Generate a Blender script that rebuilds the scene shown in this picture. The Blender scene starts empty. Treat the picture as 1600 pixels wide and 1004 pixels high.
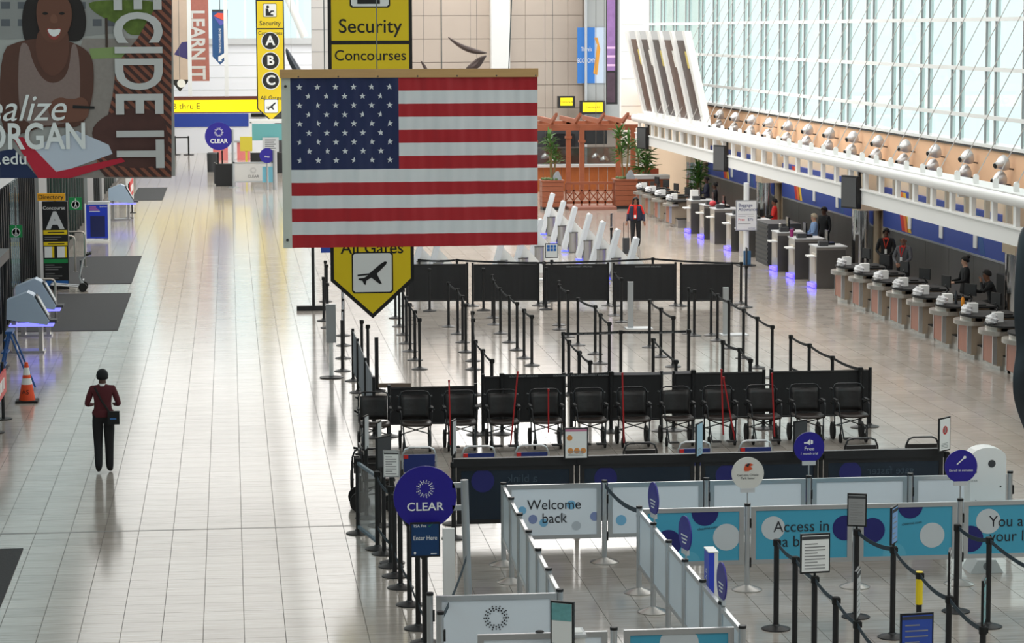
import bpy, bmesh, math, random
import numpy as np
from mathutils import Vector, Matrix
random.seed(7)
S = bpy.context.scene
COL = S.collection
# ------------------------------------------------------------------ camera
F, YAW, PIT, ROL, CH = 4042.4, .1083165, .1124005, -.0034845, 7.0
def _basis():
    cy, sy, cp, sp = math.cos(YAW), math.sin(YAW), math.cos(PIT), math.sin(PIT)
    f = np.array([sy*cp, cy*cp, -sp]); r = np.array([cy, -sy, 0]); u = np.cross(r, f)
    return r*math.cos(ROL)+u*math.sin(ROL), -r*math.sin(ROL)+u*math.cos(ROL), f
CR, CU, CW = _basis(); CC = np.array([0, 0, CH])
def ray(x, y): return CW+(x-800)/F*CR-(y-502)/F*CU
def G(x, y, z=0.0):                       # pixel -> point on the horizontal plane z
    d = ray(x, y); return CC+(z-CH)/d[2]*d
def atY(x, y, Y):
    d = ray(x, y); return CC+Y/d[1]*d
def atX(x, y, X):
    d = ray(x, y); return CC+X/d[0]*d
cam = bpy.data.cameras.new('camera'); co = bpy.data.objects.new('camera', cam); COL.objects.link(co)
M4 = Matrix.Identity(4)
for i in range(3):
    M4[i][0] = CR[i]; M4[i][1] = CU[i]; M4[i][2] = -CW[i]; M4[i][3] = CC[i]
co.matrix_world = M4
cam.sensor_fit = 'HORIZONTAL'; cam.sensor_width = 36; cam.lens = F/1600*36
cam.clip_start = .5; cam.clip_end = 600
S.camera = co
# ------------------------------------------------------------------ light
W = bpy.data.worlds.new('overcast_sky'); S.world = W; W.use_nodes = True
bg = W.node_tree.nodes['Background']; bg.inputs[0].default_value = (.84, .93, .95, 1); bg.inputs[1].default_value = 1.15
def area(name, loc, sx, sy, power, col, rot=(0, 0, 0)):
    l = bpy.data.lights.new(name, 'AREA'); l.shape = 'RECTANGLE'; l.size = sx; l.size_y = sy; l.energy = power; l.color = col
    o = bpy.data.objects.new(name, l); COL.objects.link(o); o.location = loc; o.rotation_euler = rot; return o
for i, (x, pw) in enumerate(((-1.6, 520), (5.6, 720), (13.0, 1600))):
    for j, y in enumerate((14, 36, 60, 84, 110, 138)):
        area('ceiling_fill', (x, y, 11.8), 6.9, 22, pw*(.4, .22, .5, .95, 1.2, 1.4)[j], (1, .975, .94))  # broad fill lights added below the unseen ceiling to brighten the hall
S.view_settings.view_transform = 'Standard'; S.view_settings.look = 'None'
S.view_settings.gamma = 1; S.view_settings.exposure = 0.42
try: S.view_settings.use_curve_mapping = False
except Exception: pass
# ------------------------------------------------------------------ materials
def lin(c):
    c = c/255.0
    return c/12.92 if c <= .04045 else ((c+.055)/1.055)**2.4
MATS = {}
def mat(name, rgb, rough=.5, metal=0.0, emit=0.0, noise=0.0, nscale=6.0, bump=0.0, spec=.5, stretch=None):
    if name in MATS: return MATS[name]
    m = bpy.data.materials.new(name); m.use_nodes = True; nt = m.node_tree; b = nt.nodes['Principled BSDF']
    c = (lin(rgb[0]), lin(rgb[1]), lin(rgb[2]), 1)
    b.inputs['Base Color'].default_value = c; b.inputs['Roughness'].default_value = rough; b.inputs['Metallic'].default_value = metal
    b.inputs['Specular IOR Level'].default_value = spec
    if emit: b.inputs['Emission Color'].default_value = c; b.inputs['Emission Strength'].default_value = emit
    if noise or bump:
        tc = nt.nodes.new('ShaderNodeTexCoord'); n = nt.nodes.new('ShaderNodeTexNoise'); n.inputs['Scale'].default_value = nscale; n.inputs['Detail'].default_value = 4
        src = tc.outputs['Object']
        if stretch:
            mp = nt.nodes.new('ShaderNodeMapping'); mp.inputs['Scale'].default_value = stretch; nt.links.new(src, mp.inputs['Vector']); src = mp.outputs['Vector']
        nt.links.new(src, n.inputs['Vector'])
        if noise:
            mx = nt.nodes.new('ShaderNodeMix'); mx.data_type = 'RGBA'
            mx.inputs[6].default_value = tuple(max(0, v*(1-noise)) for v in c[:3])+(1,); mx.inputs[7].default_value = tuple(min(1, v*(1+noise)) for v in c[:3])+(1,)
            nt.links.new(n.outputs['Fac'], mx.inputs[0]); nt.links.new(mx.outputs[2], b.inputs['Base Color'])
        if bump:
            bp = nt.nodes.new('ShaderNodeBump'); bp.inputs['Strength'].default_value = bump; bp.inputs['Distance'].default_value = .02
            nt.links.new(n.outputs['Fac'], bp.inputs['Height']); nt.links.new(bp.outputs['Normal'], b.inputs['Normal'])
    MATS[name] = m; return m
def glassmat(name, rgb, fac=.12, rough=.02):
    m = bpy.data.materials.new(name); m.use_nodes = True; nt = m.node_tree; nt.nodes.clear()
    o = nt.nodes.new('ShaderNodeOutputMaterial'); t = nt.nodes.new('ShaderNodeBsdfTransparent'); g = nt.nodes.new('ShaderNodeBsdfGlossy'); x = nt.nodes.new('ShaderNodeMixShader')
    t.inputs[0].default_value = (lin(rgb[0]), lin(rgb[1]), lin(rgb[2]), 1); g.inputs['Roughness'].default_value = rough; x.inputs[0].default_value = fac
    nt.links.new(t.outputs[0], x.inputs[1]); nt.links.new(g.outputs[0], x.inputs[2]); nt.links.new(x.outputs[0], o.inputs[0]); MATS[name] = m; return m
black = mat('black_metal', (26, 26, 28), .45); rubber = mat('black_rubber', (18, 18, 19), .7)
steel = mat('brushed_steel', (190, 188, 184), .28, .9, noise=.06, nscale=3, stretch=(1, 1, 25))
dsteel = mat('dark_steel', (112, 110, 108), .35, .8, noise=.1, nscale=2)
silver = mat('silver_aluminium', (200, 203, 206), .3, .75); chrome = mat('chrome', (215, 215, 215), .12, 1)
white = mat('white_paint', (238, 238, 236), .4); offw = mat('off_white', (226, 224, 218), .55); grey = mat('grey_paint', (142, 142, 142), .5)
lgrey = mat('light_grey', (196, 198, 200), .5); dgrey = mat('charcoal', (62, 63, 66), .6); vinyl = mat('black_vinyl', (34, 31, 31), .38, bump=.25, nscale=9)
beige = mat('beige_plaster', (226, 205, 178), .7, noise=.03); peach = mat('lamp_glow_plaster', (244, 196, 156), .7, noise=.04, nscale=.8)  # peach tint paints the wall spotlights' warm glow into the plaster
wood = mat('pergola_wood', (150, 84, 56), .45, noise=.22, nscale=3, stretch=(1, 1, 12)); woodp = mat('red_wood_panel', (168, 106, 84), .4, noise=.12, nscale=4, stretch=(1, 8, 1))
oak = mat('oak_bar', (200, 158, 104), .5, noise=.12, nscale=2, stretch=(1, 12, 12))
red = mat('red_paint', (205, 36, 34), .45); blue = mat('royal_blue', (36, 66, 158), .45); navyc = mat('clear_navy', (38, 28, 140), .4)
yellow = mat('sign_yellow', (240, 208, 22), .5); green = mat('sign_green', (24, 140, 74), .5); screen = mat('dark_screen', (20, 22, 26), .15)
skin_l = mat('skin_light', (222, 176, 150), .5); skin_d = mat('skin_dark', (92, 62, 48), .5); skin_m = mat('skin_brown', (140, 96, 72), .5)
paper = mat('white_paper', (240, 240, 238), .7); hairb = mat('black_hair', (22, 18, 17), .6); hairg = mat('grey_hair', (205, 190, 165), .7)
# ------------------------------------------------------------------ mesh helpers
class MB:
    def __init__(s): s.v = []; s.f = []
    def add(s, vs, fs):
        n = len(s.v); s.v += [tuple(map(float, q)) for q in vs]; s.f += [tuple(i+n for i in f) for f in fs]; return s
    def box(s, cx, cy, cz, sx, sy, sz, rz=0, rx=0):
        c, si = math.cos(rz), math.sin(rz); cx_, sx_ = math.cos(rx), math.sin(rx); out = []
        for dz in (-.5, .5):
            for dx, dy in ((-.5, -.5), (.5, -.5), (.5, .5), (-.5, .5)):
                x, y, z = dx*sx, dy*sy, dz*sz
                y, z = y*cx_-z*sx_, y*sx_+z*cx_
                out.append((cx+x*c-y*si, cy+x*si+y*c, cz+z))
        return s.add(out, [(0, 3, 2, 1), (4, 5, 6, 7), (0, 1, 5, 4), (1, 2, 6, 5), (2, 3, 7, 6), (3, 0, 4, 7)])
    def b2(s, x0, x1, y0, y1, z0, z1): return s.box((x0+x1)/2, (y0+y1)/2, (z0+z1)/2, abs(x1-x0), abs(y1-y0), abs(z1-z0))
    def cyl(s, p0, p1, r0, r1=None, n=10):
        r1 = r0 if r1 is None else r1
        a, b = Vector(p0), Vector(p1); d = (b-a).normalized()
        t = d.cross(Vector((0, 0, 1)) if abs(d.z) < .9 else Vector((1, 0, 0))).normalized(); q = d.cross(t); vs = []
        for P, r in ((a, r0), (b, r1)):
            for i in range(n):
                an = 2*math.pi*i/n; vs.append(P+t*(r*math.cos(an))+q*(r*math.sin(an)))
        return s.add(vs, [(i, (i+1) % n, n+(i+1) % n, n+i) for i in range(n)]+[tuple(range(n-1, -1, -1)), tuple(range(n, 2*n))])
    def tube(s, pts, r, n=6):
        pts = [Vector(p) for p in pts]; k = len(pts); vs = []; pt = None
        for i, P in enumerate(pts):
            d = (pts[min(i+1, k-1)]-pts[max(i-1, 0)]).normalized()
            if pt is None: t = d.cross(Vector((0, 0, 1)) if abs(d.z) < .9 else Vector((1, 0, 0))).normalized()
            else:
                t = (pt-d*pt.dot(d)); t = t.normalized() if t.length > 1e-5 else d.orthogonal().normalized()
            pt = t; q = d.cross(t)
            for j in range(n):
                an = 2*math.pi*j/n; vs.append(P+t*(r*math.cos(an))+q*(r*math.sin(an)))
        fs = [(i*n+j, i*n+(j+1) % n, (i+1)*n+(j+1) % n, (i+1)*n+j) for i in range(k-1) for j in range(n)]
        return s.add(vs, fs+[tuple(range(n-1, -1, -1)), tuple(range((k-1)*n, k*n))])
    def lathe(s, prof, c=(0, 0, 0), n=16, M=None):
        vs = []; k = len(prof)
        for r, z in prof:
            for i in range(n):
                an = 2*math.pi*i/n; p = Vector((r*math.cos(an), r*math.sin(an), z))
                if M is not None: p = M @ p
                vs.append((p.x+c[0], p.y+c[1], p.z+c[2]))
        fs = [(i*n+j, i*n+(j+1) % n, (i+1)*n+(j+1) % n, (i+1)*n+j) for i in range(k-1) for j in range(n)]
        return s.add(vs, fs+[tuple(range(n-1, -1, -1)), tuple(range((k-1)*n, k*n))])
    def ell(s, c, r, n=10, m=7, rz=0):
        pr = [(max(.02, math.sin(math.pi*i/m)), -math.cos(math.pi*i/m)) for i in range(m+1)]
        M = Matrix.Rotation(rz, 3, 'Z') @ Matrix.Diagonal(Vector(r)); return s.lathe(pr, c, n, M)
    def prism(s, poly, y0, y1, ax='y'):
        # poly in (a,b): ax y -> (x,z), ax x -> (y,z), ax z -> (x,y)
        def P(a, b, t): return (a, t, b) if ax == 'y' else ((t, a, b) if ax == 'x' else (a, b, t))
        n = len(poly); vs = [P(a, b, y0) for a, b in poly]+[P(a, b, y1) for a, b in poly]
        return s.add(vs, [tuple(range(n)), tuple(range(2*n-1, n-1, -1))]+[(i, n+i, n+(i+1) % n, (i+1) % n) for i in range(n)])
    def build(s, name, m, parent=None, smooth=False):
        me = bpy.data.meshes.new(name); me.from_pydata(s.v, [], s.f)
        bm = bmesh.new(); bm.from_mesh(me); bmesh.ops.recalc_face_normals(bm, faces=bm.faces); bm.to_mesh(me); bm.free()
        me.materials.append(m)
        if smooth:
            me.polygons.foreach_set('use_smooth', [True]*len(me.polygons))
            try: me.set_sharp_from_angle(angle=.7)
            except Exception: pass
        return link(name, me, parent)
def link(name, me, parent=None):
    o = bpy.data.objects.new(name, me); COL.objects.link(o)
    if parent is not None: o.parent = parent
    return o
def tag(o, label, cat, group=None):
    o['label'] = label; o['category'] = cat
    if group: o['group'] = group
    return o
def thing(name, label, cat, loc=(0, 0, 0), rz=0, group=None):
    o = bpy.data.objects.new(name, None); COL.objects.link(o); o.empty_display_size = .2
    o.location = tuple(float(v) for v in loc); o.rotation_euler = (0, 0, rz); return tag(o, label, cat, group)
ORD = 'first second third fourth fifth sixth seventh eighth ninth tenth eleventh twelfth'.split()
def struct(o): o['kind'] = 'structure'; return o
def kids(o): return KID.get(o.name, [])
KID = {}
def copy_tree(root, loc, rz=None, label=None):
    r = root.copy(); COL.objects.link(r); r.location = tuple(float(v) for v in loc)
    if rz is not None: r.rotation_euler = (0, 0, rz)
    if label: r['label'] = label
    for ch in list(root.children):
        c = ch.copy(); COL.objects.link(c); c.parent = r
        for g in list(ch.children):
            d = g.copy(); COL.objects.link(d); d.parent = c
    return r
_tx = {}
def txt(s, size, m, parent, loc, face='-y', name='lettering', sx=1.0, shear=0.0, spin=0.0, align='CENTER', bold=0.0):
    """flat printed lettering; face = direction the print looks"""
    key = (s, align, shear, bold)
    if key not in _tx:
        cu = bpy.data.curves.new('t', 'FONT'); cu.body = s; cu.align_x = align; cu.align_y = 'CENTER'; cu.resolution_u = 4; cu.shear = shear; cu.offset = bold; cu.space_line = .95
        ob = bpy.data.objects.new('t', cu); COL.objects.link(ob)
        me = bpy.data.meshes.new_from_object(ob.evaluated_get(bpy.context.evaluated_depsgraph_get())); bpy.data.objects.remove(ob); _tx[key] = me
    me = _tx[key].copy(); me.name = name; me.materials.clear(); me.materials.append(m)
    o = link(name, me, parent)
    R = {'-y': Matrix.Rotation(math.pi/2, 4, 'X'), '+y': Matrix.Rotation(math.pi, 4, 'Z') @ Matrix.Rotation(math.pi/2, 4, 'X'),
         '-x': Matrix.Rotation(-math.pi/2, 4, 'Z') @ Matrix.Rotation(math.pi/2, 4, 'X'), '+x': Matrix.Rotation(math.pi/2, 4, 'Z') @ Matrix.Rotation(math.pi/2, 4, 'X'), '+z': Matrix.Identity(4)}[face]
    o.matrix_local = Matrix.Translation(Vector([float(v) for v in loc])) @ R @ Matrix.Rotation(spin, 4, 'Z') @ Matrix.Diagonal(Vector((size*sx, size, size, 1)))
    return o
def disc(mb, cx, cz, r, y, n=24, a0=0, a1=2*math.pi, th=.002):
    full = abs(a1-a0-2*math.pi) < 1e-6
    k = n if full else n+1
    pts = [(cx+r*math.cos(a0+(a1-a0)*i/n), cz+r*math.sin(a0+(a1-a0)*i/n)) for i in range(k)]
    return mb.prism(pts, y, y-th)
# ================================================================== SETTING
XL, XR, Y0, Y1, ZC = -5.4, 18.3, 20.0, 150.0, 12.0
YB = -4.0
# ---- floor : slab + tiles
def tile_material():
    m = bpy.data.materials.new('polished_floor_tile'); m.use_nodes = True; nt = m.node_tree; b = nt.nodes['Principled BSDF']
    g = nt.nodes.new('ShaderNodeNewGeometry'); sn = nt.nodes.new('ShaderNodeVectorMath'); sn.operation = 'SNAP'; sn.inputs[1].default_value = (TS, TS, 10)
    of = nt.nodes.new('ShaderNodeVectorMath'); of.operation = 'SUBTRACT'; of.inputs[1].default_value = (TX0, TY0, -5)
    wn = nt.nodes.new('ShaderNodeTexWhiteNoise'); wn.noise_dimensions = '3D'
    mp = nt.nodes.new('ShaderNodeMapping'); mp.inputs['Scale'].default_value = (.9, 9, 1)
    no = nt.nodes.new('ShaderNodeTexNoise'); no.inputs['Scale'].default_value = 2.2; no.inputs['Detail'].default_value = 5
    L = nt.links.new
    L(g.outputs['Position'], of.inputs[0]); L(of.outputs[0], sn.inputs[0]); L(sn.outputs[0], wn.inputs['Vector'])
    L(g.outputs['Position'], mp.inputs['Vector']); L(mp.outputs[0], no.inputs['Vector'])
    ad = nt.nodes.new('ShaderNodeMath'); ad.operation = 'MULTIPLY_ADD'; ad.inputs[1].default_value = .28; L(wn.outputs['Value'], ad.inputs[0]); L(no.outputs['Fac'], ad.inputs[2])
    cr = nt.nodes.new('ShaderNodeValToRGB'); cr.color_ramp.elements[0].position = .3; cr.color_ramp.elements[1].position = .95
    cr.color_ramp.elements[0].color = (lin(156), lin(146), lin(137), 1); cr.color_ramp.elements[1].color = (lin(194), lin(185), lin(176), 1)
    L(ad.outputs[0], cr.inputs[0]); L(cr.outputs[0], b.inputs['Base Color'])
    b.inputs['Roughness'].default_value = .13; b.inputs['IOR'].default_value = 1.5
    return m
TS = float((G(578.1, 1004)[0]-G(120.3, 1004)[0])/7); TX0 = float(G(316.9, 1004)[0]); TY0 = float(G(60, 832.5)[1])
tile_m = tile_material(); grout = mat('dark_grout', (92, 86, 80), .8)
floor = struct(MB().b2(XL-1, 21, YB, Y1+4, -.3, -.006).build('floor', grout))
def tile_geo(mb, i, j):
    x, y, g = TX0+i*TS, TY0+j*TS, .0035
    a, b, c, d = x+g, x+TS-g, y+g, y+TS-g
    mb.add([(a, c, -.007), (b, c, -.007), (b, d, -.007), (a, d, -.007), (a, c, 0), (b, c, 0), (b, d, 0), (a, d, 0)], [(4, 5, 6, 7), (0, 1, 5, 4), (1, 2, 6, 5), (2, 3, 7, 6), (3, 0, 4, 7)])
def pix(p):
    d = np.array(p)-CC; z = d@CW; return 800+F*(d@CR)/z, 502-F*(d@CU)/z
cells = [(i, j) for i in range(int((XL-TX0)/TS), int((XR-TX0)/TS)+1) for j in range(int((Y0-TY0)/TS), int((Y1-TY0)/TS)+1)]
vis = []
for i, j in cells:
    if j < 0+6 and j*TS+TY0 > 25:
        px, py = pix((TX0+(i+.5)*TS, TY0+(j+.5)*TS, 0))
        if -10 < px < 1610 and py < 1012: vis.append((TY0+j*TS, i, j))
vis.sort(); near = {(i, j) for _, i, j in vis[:300]}
rest = MB()
proto = MB(); tile_geo(proto, 0, 0); pme = None
for c in cells:
    if c not in near: tile_geo(rest, *c)
me = bpy.data.meshes.new('floor_tiles'); me.from_pydata(rest.v, [], rest.f); me.materials.append(tile_m)
ft = link('floor_tiles', me, floor); ft['kind'] = 'stuff'
me = bpy.data.meshes.new('floor_tile'); me.from_pydata(proto.v, [], proto.f); me.materials.append(tile_m)
for i, j in near:
    o = link('floor_tile', me, floor); o.location = (i*TS, j*TS, 0)
ej = struct(MB().b2(XL, 3.2, TY0-.03, TY0+.03, -.004, .002).build('trim_1', dsteel))
# ---- ceiling
struct(MB().b2(XL-1, 21, YB, Y1+4, ZC, ZC+.3).build('ceiling', mat('ceiling_white', (205, 205, 205), .8)))
# ---- right wall
wr = struct(MB().b2(XR, XR+.3, 44, 114, 0, 2.57).b2(XR, XR+.3, 44, 114, 2.57, 3.15).build('wall_right', beige))
pp = MB().b2(XR-.01, XR+.3, 44, 114, 3.15, 4.12).build('plaster_band', peach, wr)
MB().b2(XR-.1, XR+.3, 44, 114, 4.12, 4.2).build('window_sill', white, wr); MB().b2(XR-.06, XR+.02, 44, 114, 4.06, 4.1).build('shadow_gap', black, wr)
CY = [98.4, 85.0, 71.6, 57.0, 44.5]
for k in range(len(CY)-1):
    b, a = CY[k]-.62, CY[k+1]+.62; n = max(1, round((b-a)/2.4))
    for q in range(n):
        MB().b2(XR-.07, XR, a+(b-a)*q/n+.01, a+(b-a)*(q+1)/n-.01, 0, 1.42).build('steel_panel', mat('wall_steel', (128, 126, 124), .38, .85, noise=.12, nscale=1.2, stretch=(1, 3, .4)), wr)
    bp = MB().b2(XR-.09, XR, a, b, 1.47, 2.57).build('blue_panel', mat('counter_blue', (44, 72, 160), .5), wr)
    MB().b2(XR-.1, XR, a, b, 1.42, 1.47).build('ledge', silver, wr)
    # sweeping stripes
    y = b-2.0 if k else b-3.2
    for dy, mm in ((0, red), (-.34, mat('stripe_orange', (240, 120, 40), .5)), (-.62, mat('stripe_yellow', (246, 196, 50), .5))):
        MB().prism([(y+dy+.5, 2.55), (y+dy+.2, 2.55), (y+dy-.45, 1.5), (y+dy-.1, 1.5)], XR-.095, XR-.09, 'x').build('stripe', mm, bp)
    if b-a > 8: MB().prism([(a+4.4, 2.5), (a+4.0, 2.5), (a+3.4, 1.5), (a+3.85, 1.5)], XR-.095, XR-.09, 'x').build('stripe', mat('stripe_deep_blue', (30, 84, 150), .5), bp)
    for yy in [a+1.1+q*3.1 for q in range(int((b-a)/3.1))]:
        MB().b2(XR-.13, XR-.1, yy-.14, yy+.14, 1.62, 2.1).build('notice', paper, bp)
for k, y in enumerate(CY[:-1]):
    c = struct(MB().b2(XR-.75, XR, y-.5, y+.5, 1.9, 3.1).build('trim_%d' % (2+k), beige))
    MB().cyl((XR-.42, y, 0), (XR-.42, y, 1.9), .4, n=24).build('column_sleeve', chrome, c, True)
# ---- window wall
win = struct(MB().b2(XR-.02, XR+.28, 44, 114, ZC-.3, ZC).build('window_1', white))
gl = glassmat('window_glass', (240, 249, 248), .07)
ys = [58.56+2.985*k for k in range(-5, 19)]
mul = []
for y in ys: mul += [y, y-.79]
mul = sorted(m for m in mul if 44 < m < 113.6); mm_ = MB().b2(XR-.02, XR+.1, -.04, .04, 4.2, ZC-.3)
mbar = None
for y in mul:
    if mbar is None: mbar = mm_.build('mullion', white, win); mbar.location = (0, y, 0)
    else: o = link('mullion', mbar.data, win); o.location = (0, y, 0)
for y in mul: o = MB().b2(XR-.03, XR+.02, y-.062, y-.042, 4.2, ZC-.3).build('mullion_shade', grey, win)  # grey strip stands in for the thin shadow along each mullion
TZ = [4.2, 4.84, 6.0, 7.2, 8.4, 9.6, ZC-.3]
for z in TZ[1:-1]: MB().b2(XR-.05, XR+.08, 44, 113.6, z-.05, z+.05).build('transom', white, win)
pc = {}
for a, b in zip(mul[:-1], mul[1:]):
    for z0, z1 in zip(TZ[:-1], TZ[1:]):
        key = (round(b-a, 2), z0)
        if key not in pc:
            o = MB().b2(XR+.03, XR+.045, .04, b-a-.04, z0+.05, z1-.05).build('pane', gl, win); pc[key] = o.data
        else: o = link('pane', pc[key], win)
        o.location = (0, a, 0)
# ---- white block wall and stone wall at the far right, recess
fr = struct(MB().b2(17.3, 21, 114, 114.4, 0, ZC).build('wall_far_right', mat('white_panel_wall', (240, 237, 232), .55)))
for z in (1.2, 2.4, 3.6, 4.8, 6.0, 7.2): MB().b2(17.3, 18.29, 113.985, 114.0, z, z+.02).build('panel_joint', lgrey, fr)
stone = mat('stone_panel', (190, 176, 164), .6, noise=.06, nscale=.7)
ws = struct(MB().b2(8.6, 21, 130, 130.4, 0, ZC).build('wall_stone', mat('stone_joint', (150, 138, 128), .7)))
for q, (xa, xb) in enumerate(((8.62, 10.55), (10.57, 13.05), (14.02, 14.85), (14.87, 17.0), (17.02, 17.75))):
    for k in range(7): MB().b2(xa, xb, 129.96, 130, 1.9+k*1.16, 1.9+(k+1)*1.16-.03).build('stone_panel', stone, ws)
struct(MB().b2(13.06, 14.0, 129.2, 130, 0, ZC).build('trim_8', white))
gp = struct(MB().b2(17.75, 19.6, 128.9, 129.3, 2.2, ZC).build('wall_recess', mat('grey_panel', (178, 178, 176), .5)))
MB().b2(17.7, 17.8, 128.6, 128.9, 0, ZC).build('recess_post', lgrey, gp)
# ---- far end wall
wf = struct(MB().b2(-7, 10.6, 150, 150.4, 2.9, 6.5).b2(-7, 10.6, 150, 150.4, 0, 2.9).build('wall_far', mat('far_white', (232, 234, 240), .6)))
for z in (3.6, 4.3, 5.0, 5.7): MB().b2(-7, 10.6, 149.985, 150, z, z+.025).build('panel_joint', lgrey, wf)
MB().b2(-7, 10.6, 149.8, 150, 6.2, 6.55).build('ledge', lgrey, wf)
MB().b2(-7, 1.1, 149.95, 150, 1.5, 2.25).build('blue_band', blue, wf); MB().b2(2.6, 4.9, 149.94, 150, 0, 2.5).build('service_door', dgrey, wf)
MB().b2(1.25, 2.1, 149.8, 150, 2.05, 2.25).build('display', screen, wf)
w2 = struct(MB().b2(-7, 10.6, 150.2, 150.3, ZC-.4, ZC).build('window_2', white)); MB().b2(-7, 10.6, 150.2, 150.22, 6.5, ZC-.4).build('pane', gl, w2)
for x in (-5, -2, 1, 4, 7, 10): MB().b2(x-.05, x+.05, 150.1, 150.2, 6.5, ZC-.4).build('mullion', white, w2)
wg = struct(MB().b2(4.55, 8.6, 143, 143.4, 4.6, ZC).build('wall_grey', mat('grey_far_wall', (176, 174, 172), .6)))
for z in (5.8, 7.0, 8.2): MB().b2(4.55, 8.6, 142.985, 143, z, z+.03).build('panel_joint', grey, wg)
# ---- left wall: piers, glazing, doors
wl = struct(MB().b2(XL-.4, XL, 26, 150, 3.3, 4.0).build('wall_left', lgrey))
tg = glassmat('teal_glass', (170, 214, 204), .15); cg = glassmat('clear_glass', (214, 224, 224), .14)
for y0, y1, x in ((72.6, 75.9, XL), (97.2, 101.5, XL), (108, 110, XL), (52, 53.2, XL), (122, 124, XL)):
    MB().b2(x-.3, x+.12, y0, y1, 0, 3.3).build('pier', grey, wl)
MB().b2(-4.15, -3.85, 104.2, 104.5, 0, 3.4).build('pier', white, wl)
for y in np.arange(54, 72.5, .62): MB().b2(XL-.05, XL+.06, y-.05, y+.05, 0, 3.3).build('door_frame', black if int(y*10) % 3 else chrome, wl)
for y in np.arange(76.5, 97, 1.5): MB().b2(XL-.05, XL+.05, y-.04, y+.04, 0, 3.3).build('mullion', dsteel, wl)
for y in np.arange(102, 108, .7): MB().b2(XL-.05, XL+.05, y-.05, y+.05, 0, 3.3).build('door_frame', black, wl)
for y in np.arange(111, 150, 2.0): MB().b2(XL-.05, XL+.05, y-.05, y+.05, 0, 3.3).build('mullion', dsteel, wl)
for y0, y1, g_ in ((26, 52, cg), (53.2, 72.6, cg), (75.9, 97.2, tg), (101.5, 108, cg), (110, 122, tg), (124, 150, cg)): MB().b2(XL-.02, XL-.005, y0, y1, 0, 3.3).build('pane', g_, wl)
MB().b2(XL-.02, XL-.005, 26, 150, 4, ZC).build('pane', cg, wl)
for y in np.arange(30, 150, 4.0): MB().b2(XL-.06, XL+.02, y-.05, y+.05, 4, ZC).build('mullion', white, wl)
# kerb wall outside the left glazing so the doors look onto a dim vestibule
struct(MB().b2(XL-3.2, XL-3.0, 26, 150, 0, 3.6).build('wall_vestibule', mat('vestibule_grey', (120, 122, 124), .7)))
struct(MB().b2(XL-3.2, XL-.3, 26, 150, 3.6, 3.8).build('trim_9', grey))

# ---- behind the camera: solid end wall, plain side walls and the mezzanine the view is taken from
endm = mat('mezzanine_wall', (120, 116, 112), .8)
struct(MB().b2(XL-1, 21, YB-.3, YB, 0, ZC).build('wall_back', endm))
wn = struct(MB().b2(XR, XR+.3, YB, 44, 0, 4.2).build('wall_right_near', endm)); MB().b2(XR+.03, XR+.045, YB, 44, 4.2, ZC).build('pane', gl, wn)
wn = struct(MB().b2(XL-.3, XL, YB, 26, 0, 4.0).build('wall_left_near', endm)); MB().b2(XL-.02, XL-.005, YB, 26, 4, ZC).build('pane', cg, wn)
for y in np.arange(-2, 44, 3.0): MB().b2(XR-.02, XR+.1, y-.04, y+.04, 4.2, ZC).build('mullion', white, wn)
struct(MB().b2(XL, XR, YB, 3.0, 5.2, 5.4).build('floor_mezzanine', endm))
# ================================================================== HANGING BANNERS AND SIGNS
def P2(px, py, Y):
    p = atY(px, py, Y); return float(p[0]), float(p[2])
def poly_px(mb, pts, Y, y0, th=.004):          # flat print traced on a plane Y, y0 = local offset towards camera
    return mb.prism([P2(a, b, Y) for a, b in pts], y0, y0-th)
# ---- big advertising banner
BY = 42.0
bx0, bz0 = P2(-60, 278, BY); bx1, bz1 = P2(268, -60, BY)
ban = thing('advertising_banner', 'huge hanging photo banner of a smiling student in a tank top with white lettering', 'banner', (0, BY, 0))
def chaikin(pts, n=2):
    for _ in range(n):
        out = []
        for (a, b), (c, d) in zip(pts, pts[1:]+pts[:1]): out += [(.75*a+.25*c, .75*b+.25*d), (.25*a+.75*c, .25*b+.75*d)]
        pts = out
    return pts
ROUND = ('hair', 'arm', 'top', 'neck', 'face', 'smile', 'lip', 'eye', 'nose', 'hand', 'tree', 'bag')
def lay(name, pts, m, lev, par=ban, Y=BY):
    if name.split('_')[-1] in ROUND: pts = chaikin(pts)
    return poly_px(MB(), pts, Y, -.02-.004*lev).build(name, m, par)
MB().b2(bx0, bx1, -.02, .02, bz0, 9.4).build('banner_cloth', mat('banner_backdrop', (176, 174, 170), .6, noise=.1, nscale=1.5), ban)
MB().b2(bx0, bx1, -.05, .05, 9.4, 9.5).build('top_rail', black, ban)
for x in (bx0+.5, bx1-.5): MB().cyl((x, 0, 9.5), (x, 0, ZC), .012, n=6).build('hanging_cable', dsteel, ban)
M = lambda n, c: mat('print_'+n, c, .6)
lay('printed_building', [(0, 0), (180, 0), (180, 52), (120, 58), (0, 62)], M('facade', (150, 148, 146)), 0)
for x in (2, 28, 60, 120, 145, 165):
    for y in (3, 30): lay('printed_window', [(x, y), (x+14, y), (x+14, y+11), (x, y+11)], M('pane', (96, 98, 104)), .5)
lay('printed_path', [(130, 60), (268, 60), (268, 278), (100, 278), (110, 120)], mat('print_paving', (150, 140, 134), .6, noise=.15, nscale=14), 0)
lay('printed_lawn', [(140, 76), (200, 72), (200, 90), (142, 92)], M('lawn', (140, 160, 100)), 1)
tm_ = mat('print_leaves', (96, 116, 46), .7, noise=.6, nscale=9)
lay('printed_tree', [(138, 0), (250, 0), (262, 20), (240, 48), (205, 58), (190, 40), (165, 30), (140, 14)], tm_, 1)
lay('printed_trunk', [(164, 28), (168, 28), (169, 74), (165, 74)], M('trunk', (70, 52, 42)), 2)
hatch = bpy.data.materials.new('print_hatch'); hatch.use_nodes = True
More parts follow.
